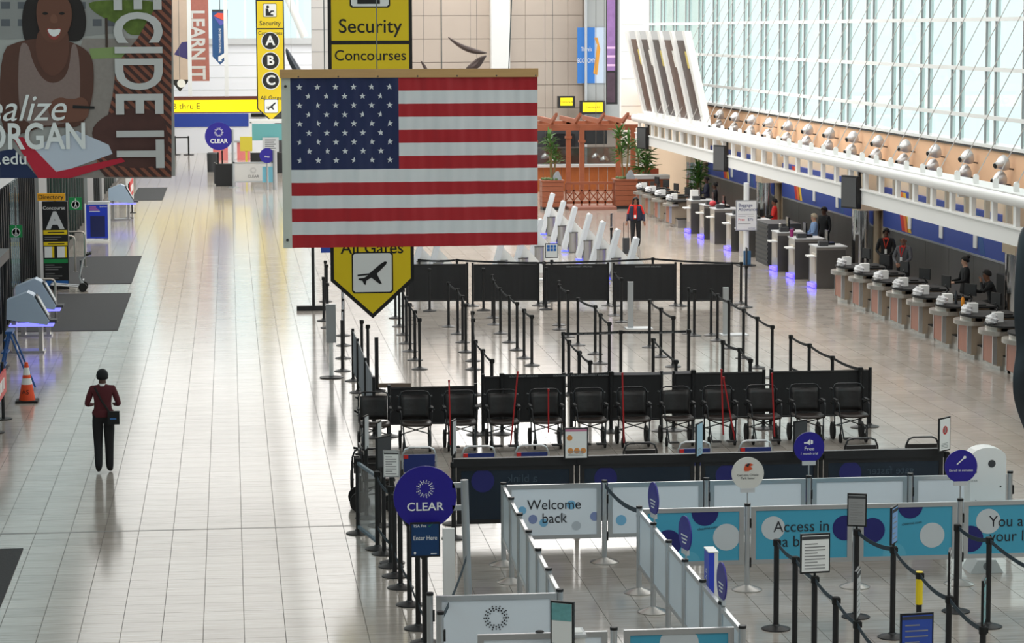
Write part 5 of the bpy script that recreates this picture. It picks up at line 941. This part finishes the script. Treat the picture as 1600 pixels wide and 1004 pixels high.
# ================================================================== RESTAURANT
def plant(x, y, z, s, label, pot=True):
    t = thing('potted_plant', label, 'plant', (x, y, z)); rr = random.Random(int(x*91+y)); lm = mat('leaf_green', (70, 112, 44), .45, noise=.35, nscale=8)
    for k in range(3):
        hx, hy = rr.uniform(-.15, .15), rr.uniform(-.15, .15); hz = s*(.75+.25*k); MB().tube([(hx*.3, hy*.3, 0), (hx, hy, hz*.5), (hx*1.3, hy*1.3, hz)], .035).build('stem', mat('plant_stem', (128, 108, 70), .6), t, True); mb = MB()
        for q in range(34):
            a = rr.uniform(0, 6.28); el = rr.uniform(-.3, 1.3); L = rr.uniform(.35, .6)*s*.75; d = Vector((math.cos(a)*math.cos(el), math.sin(a)*math.cos(el), math.sin(el))); sd = Vector((-math.sin(a), math.cos(a), 0))*.035*s; p0 = Vector((hx*1.3, hy*1.3, hz+rr.uniform(-.25, .1)*s)); p1 = p0+d*L*.55; p2 = p0+d*L-Vector((0, 0, .12*L)); mb.add([p0, p1+sd, p2, p1-sd], [(0, 1, 2, 3)])
        o = mb.build('leaves', lm, t); o['kind'] = 'stuff'
    if pot:
        mb = MB()
        for q in range(40): a = rr.uniform(0, 6.28); r_ = rr.uniform(0, .38); mb.ell((r_*math.cos(a), r_*math.sin(a), .03), (.07, .07, .06), 5, 4)
        o = mb.build('ground_cover', mat('ground_leaf', (84, 110, 60), .6), t); o['kind'] = 'stuff'
def planter(px, py, label):
    p = G(px, py); t = thing('planter_box', label, 'planter', (p[0], p[1], 0)); 
    for k in range(5): MB().b2(-.42, .42, -.42, .42, .12+.2*k, .31+.2*k).build('board', wood, t)
    MB().b2(-.46, .46, -.46, .46, 1.1, 1.16).build('rim', wood, t); MB().b2(-.4, .4, -.4, .4, 0, .12).build('plinth', black, t); return p
PLP = []
p = planter(976, 325, 'square wooden planter beside the ticket counters'); plant(p[0], p[1], 1.16, 1.45, 'leafy green plant in the planter beside the ticket counters'); PLP.append((p, 'pointed grey stone set in the planter by the counters'))
p = planter(862, 327, 'square wooden planter behind the row of kiosks'); plant(p[0], p[1], 1.16, 1.25, 'leafy green plant in the planter behind the row of kiosks'); PLP.append((p, 'pointed grey stone set in the planter behind the kiosks'))
for px, py, s_, lab in ((1098, 285, .6, 'bushy green plant behind the two far staff members'), (1002, 276, .8, 'small spiky plant by the pergola post')):
    yy = 96 if px > 1050 else 102.7; x, z = P2(px, py, yy); plant(min(x, 17.35), yy, 0, 1.5*s_+.6, lab, False)
for p, lab in PLP: tag(MB().prism([(p[0]+a_, z_) for a_, z_ in ((.02, 1.1), (.36, 1.1), (.35, 1.25), (.24, 1.5), (.14, 1.48), (.04, 1.3))], p[1]-.36, p[1]-.1).build('garden_rock', mat('grey_rock', (150, 156, 162), .7, noise=.3, nscale=6)), lab, 'rock')
pg = thing('pergola', 'brown wooden pergola with curved rafters over the restaurant front', 'pergola', (0, 0, 0)); PY = 106.0
for px, yy in ((888, 110), (909, PY), (966, 110), (989, PY), (835, PY)): x = P2(px, 230, yy)[0]; MB().b2(x-.1, x+.1, yy-.1, yy+.1, 0, 3.05).build('post', wood, pg); MB().b2(x-.14, x+.14, yy-.14, yy+.14, 2.35, 2.45).build('collar', wood, pg)
xa, xb = P2(770, 200, PY)[0], P2(1000, 200, PY)[0]
MB().prism([(xa, 2.85), (xb-.4, 2.85), (xb, 3.0), (xb, 3.08), (xa, 3.14)], PY-.08, PY+.08).build('beam', wood, pg); MB().b2(xa, xb-.3, 109.9, 110.1, 2.85, 3.1).build('beam', wood, pg)
for k in range(7): x = xa+.5+k*.98; MB().add([(x-.05, 104.6, 3.5), (x+.05, 104.6, 3.5), (x+.05, 104.6, 3.62), (x-.05, 104.6, 3.62), (x-.05, 106, 3.12), (x+.05, 106, 3.12), (x+.05, 106, 3.32), (x-.05, 106, 3.32), (x-.05, 111, 3.12), (x+.05, 111, 3.12), (x+.05, 111, 3.3), (x-.05, 111, 3.3)], [(0, 1, 2, 3), (0, 4, 5, 1), (1, 5, 6, 2), (2, 6, 7, 3), (3, 7, 4, 0), (4, 8, 9, 5), (5, 9, 10, 6), (6, 10, 11, 7), (7, 11, 8, 4), (11, 10, 9, 8)]).build('rafter', wood, pg)
rl = thing('railing', 'low brown wooden railing with cross braces between the planters', 'railing', (0, 100.5, 0)); xa, xb = P2(884, 300, 100.5)[0], P2(958, 300, 100.5)[0]
MB().b2(xa, xb, -.04, .04, .95, 1.05).b2(xa, xb, -.03, .03, .2, .3).b2(xa, xb, -.03, .03, .68, .74).build('rail', wood, rl); n = 6
for k in range(n+1): x = xa+(xb-xa)*k/n; MB().b2(x-.03, x+.03, -.03, .03, 0, 1.0).build('baluster', wood, rl)
for k in range(n): x0, x1 = xa+(xb-xa)*k/n, xa+(xb-xa)*(k+1)/n; MB().tube([(x0, 0, .3), (x1, 0, .68)], .02, 4).tube([(x1, .02, .3), (x0, .02, .68)], .02, 4).build('cross_brace', wood, rl)
MB().b2(xa, xb, -1.0, .5, 0, .12).build('step', mat('step_red_wood', (150, 100, 84), .6), rl)
bf = thing('restaurant_counter', 'orange-brown wooden restaurant bar front with stone top and glass screen', 'counter', (0, 111.5, 0)); xa, xb = P2(820, 250, 111.5)[0], P2(1050, 250, 111.5)[0]
for k in range(16): x = xa+(xb-xa)*k/16; MB().b2(x, x+(xb-xa)/16-.02, -.03, .03, 0, 1.05).build('board', mat('orange_wood', (176, 100, 50), .4, noise=.2, nscale=3, stretch=(6, 1, 1)), bf)
MB().b2(xa, xb, -.3, .5, 1.05, 1.15).build('top', lgrey, bf); MB().b2(xa, xb, .3, .32, 1.15, 1.85).build('glass_screen', glassmat('screen_glass', (200, 206, 206), .25, .1), bf); MB().b2(xa, xb, .28, .34, 1.85, 1.9).build('screen_rail', dsteel, bf)
bt_ = thing('bar_bench', 'long grey topped bar with wooden front beside the staff seats', 'counter', (0, 101.5, 0)); xa, xb = P2(985, 280, 101.5)[0], 17.3; MB().b2(xa, xb, -.4, .4, 1.1, 1.25).build('top', lgrey, bt_); MB().b2(xa+.2, xb, -.3, .3, 0, 1.1).build('front', wood, bt_)
for k in range(5): MB().b2(xa+.25+k*.25, xa+.4+k*.25, -.32, -.3, .5, 1.0).build('steel_inset', dsteel, bt_)
struct(MB().b2(9.5, 16.6, 122, 122.3, 0, 2.5).build('wall_restaurant', mat('dark_back', (44, 44, 48), .6)))
for a, b, c, d in ((855, 897, 210, 242), (914, 947, 203, 224)): x0, z0 = P2(a, d, 121.5); x1, z1 = P2(b, c, 121.5); tag(MB().b2(x0, x1, 121.4, 121.5, z0, z1).b2(x0-.04, x1+.04, 121.45, 121.95, z0-.04, z1+.04).build('wall_screen', screen), 'wide black screen on the dark restaurant wall' if a < 900 else 'black screen right of the pergola post on the restaurant wall', 'screen')
for i, (px, py) in enumerate(((852, 240), (864, 245), (931, 240), (944, 244))):
    yy = 112.3+.9*(i % 2); x, z = P2(px, py, yy); t = thing('dome_lamp', 'polished silver dome heat lamp above the restaurant bar', 'lamp', (x, yy, z-.2), 0, 'dome heat lamps'); MB().lathe([(.21, 0), (.2, .08), (.11, .18), (.04, .22), (.03, .28)], n=18).build('dome', chrome, t, True); MB().cyl((0, 0, .3), (0, 0, ZC-z+.2), .012, n=6).build('cord', dsteel, t)
tag(MB().b2(17.0, 17.5, 104, 105.2, .4, .95).b2(16.6, 17.5, 105, 105.3, .4, 1.3).build('leather_bench', mat('bench_leather', (140, 66, 44), .45)), 'red-brown leather bench behind the bar', 'bench')
t = thing('wall_clock', 'small round white emblem sign with red centre on the white column', 'sign', (*[P2(977, 227, 113.9)[0], 113.9], 0)); z = P2(977, 227, 113.9)[1]; disc(MB(), 0, z, .1, 0, 18).build('face', paper, t); disc(MB(), 0, z, .035, -.002, 10).build('centre', red, t); MB().lathe([(.105, 0), (.105, .012), (.09, .012)], (0, 0, z), 18, Matrix.Rotation(math.pi/2, 3, 'X')).build('rim', dgrey, t)
# ================================================================== PEOPLE
def person(label, x, y, rz, h, cols, pose, hair=None, z0=0.0, extra=None, hairstyle='short'):
    """cols: dict skin, top, legs, shoe ; pose: joints in a 1.70 m frame, facing -y"""
    k = h/1.70; J = dict(pel=(0, 0, .95), sp=(0, .01, 1.1), ch=(0, .01, 1.29), nk=(0, .015, 1.44), hb=(0, -.005, 1.52), hm=(0, -.012, 1.59), hc=(0, 0, 1.655), nose=(0, -.095, 1.565),
        sl=(-.17, .01, 1.385), sr=(.17, .01, 1.385), el=(-.23, .03, 1.1), er=(.23, .03, 1.1), wl=(-.23, -.06, .86), wr=(.23, -.06, .86),
        hl=(-.09, 0, .9), hr=(.09, 0, .9), kl=(-.1, -.02, .5), kr=(.1, -.02, .5), al=(-.1, .03, .09), ar=(.1, .03, .09), tl=(-.115, -.13, .035), tr=(.115, -.13, .035))
    J.update(pose); E = []; Rr = dict(pel=(.15, .105), sp=(.135, .1), ch=(.155, .11), nk=(.06, .063), hb=(.062, .07), hm=(.078, .096), hc=(.058, .07), nose=(.014, .014), sl=(.07, .07), sr=(.07, .07), el=(.046, .046), er=(.046, .046), wl=(.03, .03), wr=(.03, .03), hl=(.105, .11), hr=(.105, .11), kl=(.078, .08), kr=(.078, .08), al=(.062, .066), ar=(.062, .066), tl=(.045, .035), tr=(.045, .035))
    J = {n: Vector(v) for n, v in J.items()}
    E = [('pel', 'sp', 'top'), ('sp', 'ch', 'top'), ('ch', 'nk', 'top'), ('nk', 'hb', 'skin'), ('hb', 'hm', 'skin'), ('hm', 'hc', 'skin'), ('hm', 'nose', 'skin'), ('ch', 'sl', 'top'), ('ch', 'sr', 'top'), ('sl', 'el', 'top'), ('sr', 'er', 'top'), ('el', 'wl', 'sleeve'), ('er', 'wr', 'sleeve'), ('pel', 'hl', 'legs'), ('pel', 'hr', 'legs'), ('hl', 'kl', 'legs'), ('hr', 'kr', 'legs'), ('kl', 'al', 'legs'), ('kr', 'ar', 'legs'), ('al', 'tl', 'shoe'), ('ar', 'tr', 'shoe')]
    for s in 'lr':
        e, w = J['e'+s], J['w'+s]; d = (w-e).normalized(); sg = -1 if s == 'l' else 1; side = d.cross(Vector((0, -1, .3))).normalized()
        if side.x*sg < 0: side = -side
        pm = w+d*.075; J['p'+s] = pm; Rr['p'+s] = (.036, .022); E.append(('w'+s, 'p'+s, 'skin')); cur = Vector((0, -1, -.2)).normalized()
        for f, (o, L) in enumerate(((-.027, .062), (-.009, .072), (.009, .068), (.026, .052))):
            a = pm+side*o+d*.02; b = a+d*L*.5+cur*.006; c = b+d*L*.35+cur*.02
            for q, P in zip('abc', (a, b, c)): J['f%s%d%s' % (s, f, q)] = P; Rr['f%s%d%s' % (s, f, q)] = (.0095, .0095) if q != 'c' else (.008, .008)
            E += [('p'+s, 'f%s%da' % (s, f), 'skin'), ('f%s%da' % (s, f), 'f%s%db' % (s, f), 'skin'), ('f%s%db' % (s, f), 'f%s%dc' % (s, f), 'skin')]
        a = w+d*.03-side*.035; b = a+d*.035-side*.012+cur*.012; J['t%sa' % s] = a; J['t%sb' % s] = b; Rr['t%sa' % s] = (.011, .011); Rr['t%sb' % s] = (.009, .009); E += [('w'+s, 't%sa' % s, 'skin'), ('t%sa' % s, 't%sb' % s, 'skin')]
    names = list(J); idx = {n: i for i, n in enumerate(names)}
    me = bpy.data.meshes.new('b'); me.from_pydata([tuple(J[n]*k) for n in names], [(idx[a], idx[b]) for a, b, c in E], []); ob = bpy.data.objects.new('b', me); COL.objects.link(ob)
    sk = ob.modifiers.new('s', 'SKIN'); sk.use_smooth_shade = True
    for n in names: v = me.skin_vertices[0].data[idx[n]]; v.radius = (Rr[n][0]*k, Rr[n][1]*k); v.use_root = (n == 'pel')
    sb = ob.modifiers.new('d', 'SUBSURF'); sb.levels = sb.render_levels = 2
    bm_ = bpy.data.meshes.new_from_object(ob.evaluated_get(bpy.context.evaluated_depsgraph_get())); bpy.data.objects.remove(ob)
    keys = ['skin', 'top', 'sleeve', 'legs', 'shoe']; bm_.materials.clear()
    for q in keys: bm_.materials.append(cols.get(q, cols['top']))
    C_ = np.array([tuple(p.center) for p in bm_.polygons]); best = np.full(len(C_), 1e9); lab = np.zeros(len(C_), int)
    for a, b, c in E:
        A, B = np.array(J[a]*k), np.array(J[b]*k); d = B-A; tt = np.clip(((C_-A)@d)/max(d@d, 1e-9), 0, 1); rad = ((1-tt)*max(Rr[a])+tt*max(Rr[b]))*k; ds = np.linalg.norm(C_-(A+tt[:, None]*d), axis=1)/np.maximum(rad, .02); w = ds < best; best[w] = ds[w]; lab[w] = keys.index(c)
    # trouser top and neckline
    zz = C_[:, 2]/k; lab[(lab == keys.index('top')) & (zz < J['pel'].z+.0)] = keys.index('legs')
    bm_.polygons.foreach_set('material_index', lab.tolist()); bm_.polygons.foreach_set('use_smooth', [True]*len(lab)); bm_.name = 'person'
    t = link('person', bm_); t.location = (x, y, z0); t.rotation_euler = (0, 0, rz); tag(t, label, 'person')
    hm = J['hm']*k; hd = 1.0*k
    for s in (-1, 1):
        MB().ell((hm.x+s*.032*k, hm.y-.083*k, hm.z+.0*k), (.013*k, .008*k, .009*k), 8, 6).build('eye', hairb, t, True); MB().ell((hm.x+s*.083*k, hm.y+.005*k, hm.z-.015*k), (.014*k, .024*k, .034*k), 8, 6).build('ear', cols['skin'], t, True); MB().box(hm.x+s*.032*k, hm.y-.088*k, hm.z+.026*k, .035*k, .008*k, .008*k).build('eyebrow', hair or hairb, t)
    MB().ell((hm.x, hm.y-.082*k, hm.z-.068*k), (.024*k, .01*k, .008*k), 8, 6).build('mouth', mat('lips', (150, 84, 78), .5), t, True)
    if hair:
        n, m = 14, 8; vs = []
        for i in range(m+1):
            th = math.pi*.5*i/m*(1.22 if hairstyle != 'cap' else 1.38)
            for j in range(n):
                a = 2*math.pi*j/n; front = max(0, -math.sin(a)); tt = min(th, (1.92 if hairstyle != 'cap' else 2.17)-(.95 if hairstyle != 'cap' else .5)*front); vs.append((hm.x+.092*k*math.sin(tt)*math.cos(a), hm.y+.008*k+.11*k*math.sin(tt)*math.sin(a), hm.z+.012*k+.105*k*math.cos(tt)))
        o = MB().add(vs, [(i*n+j, i*n+(j+1) % n, (i+1)*n+(j+1) % n, (i+1)*n+j) for i in range(m) for j in range(n)]).build('cap' if hairstyle == 'cap' else 'hair', hair, t, True); so = o.modifiers.new('t', 'SOLIDIFY'); so.thickness = .012*k; so.offset = 0
        if hairstyle == 'bun': MB().ell((hm.x, hm.y+.09*k, hm.z+.1*k), (.055*k, .055*k, .05*k)).build('bun', hair, t, True)
        if hairstyle == 'long':
            for s in (-1, 1): MB().tube([(hm.x+s*.07*k, hm.y+.03*k, hm.z+.05*k), (hm.x+s*.09*k, hm.y+.03*k, hm.z-.08*k), (hm.x+s*.1*k, hm.y+.0*k, hm.z-.22*k), (hm.x+s*.1*k, hm.y-.05*k, hm.z-.32*k)], .035*k, 8).build('hair_lock', hair, t, True)
            MB().ell((hm.x, hm.y+.06*k, hm.z-.12*k), (.09*k, .04*k, .16*k)).build('hair_back', hair, t, True)
    if extra: extra(t, J, k)
    return t
cl = lambda n, c: mat('cloth_'+n, c, .8, bump=.2, nscale=12)
navy, blk, mar, redt, lblu, gry, ora = cl('navy', (36, 40, 62)), cl('black', (24, 24, 27)), cl('maroon', (86, 26, 34)), cl('red', (222, 44, 36)), cl('light_blue', (134, 164, 206)), cl('grey', (98, 98, 102)), cl('orange_red', (226, 66, 42))
# walking man with shoulder bag (seen from behind)
def man_x(t, J, k):
    MB().tube([(.12*k, .12*k, 1.42*k), (.02*k, .15*k, 1.22*k), (-.12*k, .16*k, 1.0*k)], .016*k).build('strap', rubber, t, True); MB().b2(-.27*k, -.08*k, .1*k, .2*k, .82*k, 1.03*k).build('shoulder_bag', rubber, t); MB().b2(-.22*k, -.12*k, .2*k, .205*k, .9*k, .93*k).build('bag_logo', mat('logo_blue', (60, 110, 170), .5), t); MB().lathe([(.07*k, 1.435*k), (.062*k, 1.475*k), (.055*k, 1.47*k)], (0, .015*k, 0), 14).build('collar', paper, t, True); MB().lathe([(.172*k, .93*k), (.178*k, 1.0*k), (.16*k, 1.04*k)], (0, .0, 0), 18, Matrix.Diagonal(Vector((1, .75, 1)))).build('sweater_hem', mar, t, True)
p = G(163, 738); person('person in maroon sweater and black knit cap walking away with a shoulder bag', p[0], p[1], math.pi, 1.66, dict(skin=skin_d, top=mar, sleeve=mar, legs=blk, shoe=rubber),
    dict(el=(-.26, .03, 1.13), er=(.26, .03, 1.13), wl=(-.2, -.18, 1.1), wr=(.2, -.18, 1.1), kl=(-.09, -.02, .5), kr=(.09, -.05, .52), al=(-.09, .0, .09), ar=(.08, .12, .13), tl=(-.1, -.15, .035), tr=(.09, -.0, .04)), blk, 0, man_x, 'cap')
# woman in red top
def wom_x(t, J, k):
    MB().tube([(-.07*k, -.06*k, 1.43*k), (-.03*k, -.145*k, 1.22*k), (0, -.15*k, 1.1*k), (.03*k, -.145*k, 1.22*k), (.07*k, -.06*k, 1.43*k)], .006*k, 5).build('lanyard', rubber, t); MB().b2(-.035*k, .035*k, -.165*k, -.155*k, 1.0*k, 1.1*k).build('id_badge', paper, t)
    for s in (-1, 1): 
        mb = MB(); vs = []
        for j in range(6): z = (1.4-.1*j)*k; vs += [(s*.07*k, -.13*k, z), (s*.16*k, -.1*k, z), (s*(.2+.012*j)*k, .0, z), (s*.16*k, .13*k, z), (s*.0, .15*k, z)]
        o = mb.add(vs, [(5*j+i, 5*j+i+1, 5*j+6+i, 5*j+5+i) for j in range(5) for i in range(4)]).build('jacket', navy, t, True); so = o.modifiers.new('t', 'SOLIDIFY'); so.thickness = .015
p = G(993, 386); person('person in red top and open navy jacket with long black hair and badge', p[0], p[1], -.25, 1.62, dict(skin=skin_m, top=redt, sleeve=navy, legs=blk, shoe=rubber), dict(el=(-.26, .05, 1.12), er=(.27, .06, 1.12), wl=(-.29, -.05, .88), wr=(.3, -.02, .88), ar=(.1, .12, .12), tr=(.1, .0, .04), al=(-.09, -.06, .09), tl=(-.1, -.2, .035), kr=(.1, .01, .5), kl=(-.09, -.08, .51)), hairb, 0, wom_x, 'long')
reach = dict(el=(-.24, -.06, 1.12), er=(.24, -.06, 1.12), wl=(-.16, -.3, 1.08), wr=(.16, -.3, 1.08)); down = {}
def lany(c):
    def f(t, J, k):
        z = J['nk'].z; yy = J['ch'].y; MB().tube([(-.075*k, (yy-.07)*k, (z+.0)*k), (-.03*k, (yy-.135)*k, (z-.15)*k), (0, (yy-.14)*k, (z-.27)*k), (.03*k, (yy-.135)*k, (z-.15)*k), (.075*k, (yy-.07)*k, (z+.0)*k)], .012*k, 6).build('lanyard', c, t, True); MB().b2(-.03*k, .03*k, (yy-.155)*k, (yy-.145)*k, (z-.4)*k, (z-.28)*k).build('id_badge', paper, t); MB().lathe([(.085*k, (z-.03)*k), (.065*k, (z+.03)*k), (.058*k, (z+.02)*k)], (0, J['nk'].y*k, 0), 14).build('collar', c, t, True)
    return f
sit = dict(pel=(0, .1, .62), sp=(0, .09, .78), ch=(0, .02, .97), nk=(0, -.03, 1.11), hb=(0, -.06, 1.19), hm=(0, -.07, 1.26), hc=(0, -.055, 1.325), nose=(0, -.153, 1.235), sl=(-.17, .0, 1.06), sr=(.17, .0, 1.06), el=(-.24, -.12, .85), er=(.22, -.2, .9), wl=(-.15, -.36, .92), wr=(.06, -.2, 1.1), hl=(-.1, .05, .6), hr=(.1, .05, .6), kl=(-.12, -.34, .58), kr=(.12, -.34, .58), al=(-.12, -.3, .2), ar=(.12, -.3, .2), tl=(-.12, -.44, .15), tr=(.12, -.44, .15))
def at_c(px, py, X, h): q = atX(px, py, X); return float(q[1])
WST = -math.pi/2
def staff(label, px, py, X, h, skin, top, hair, hs='short', rz=WST, pose=reach, ex=None, sl=None, z0=0.0):
    return person(label, X, at_c(px, py, X, h), rz, h, dict(skin=skin, top=top, sleeve=sl or top, legs=blk, shoe=rubber), pose, hair, z0, ex, hs)
staff('agent in a black and red uniform top with short black hair behind the steel counter', 1210, 308, 17.1, 1.66, skin_m, redt, hairb, 'short', WST-.1, reach, None, blk)
staff('older agent with fair grey hair and glasses in a light blue shirt', 1272, 333, 16.95, 1.62, skin_l, lblu, hairg, 'short', WST, reach, lambda t, J, k: MB().box(0, -.1*k, J['hm'].z*k+.002, .13*k, .01, .012).build('glasses', dgrey, t))
staff('tall agent in plain black clothes standing behind the blue-shirted colleague', 1288, 320, 17.7, 1.68, skin_d, blk, hairb, 'short', -1.0, down)
staff('agent in black jacket with orange collar and lanyard badge', 1385, 357, 17.3, 1.72, skin_d, blk, hairb, 'short', -.35, dict(reach, wl=(-.1, -.28, 1.0), wr=(.1, -.28, 1.0)), lany(ora))
staff('bald bearded agent in a grey zip jacket with red scarf', 1412, 361, 17.15, 1.70, skin_m, gry, None, 'short', -.7, dict(reach, wl=(-.05, -.28, 1.0), wr=(.1, -.3, 1.0)), lambda t, J, k: (lany(redt)(t, J, k), MB().ell((J['hb'].x*k, J['hb'].y*k-.045*k, J['hb'].z*k-.01*k), (.05*k, .035*k, .04*k)).build('beard', mat('beard_grey', (120, 112, 106), .8), t, True)))
staff('agent with dark hair bun in a black sweater typing at a monitor', 1508, 402, 17.2, 1.64, skin_l, blk, hairb, 'bun', WST)
y5 = at_c(1546, 420, 17.25, 1.5)
person('seated agent in a black jacket resting chin on one hand', 17.25, y5, WST, 1.75, dict(skin=skin_m, top=blk, sleeve=blk, legs=blk, shoe=rubber), sit, hairb, 0.08)
staff('agent with short black hair in dark jacket near the green plant', 1104, 283, 17.2, 1.66, skin_d, navy, hairb, 'short', WST)
staff('agent with long dark hair and red waistband beside the dark-jacketed colleague', 1117, 289, 17.0, 1.60, skin_d, blk, hairb, 'bun', WST, reach, lambda t, J, k: MB().lathe([(.165*k, .93*k), (.165*k, 1.0*k), (.15*k, 1.0*k)], (0, 0, 0), 16).build('waistband', redt, t, True))
t = thing('bar_stool', 'black round stool under the seated agent', 'stool', (17.33, y5, 0)); MB().cyl((0, 0, .55), (0, 0, .6), .19, n=18).build('seat', rubber, t, True); MB().cyl((0, 0, 0), (0, 0, .55), .03).build('column', chrome, t, True); MB().lathe([(.22, 0), (.22, .02), (.04, .05)], n=18).build('base', chrome, t, True)
tag(MB().b2(17.75, 18.2, y5-.6, y5+1.1, 0, 1.3).build('equipment_cabinet', rubber), 'tall black equipment cabinet behind the seated agent', 'cabinet')
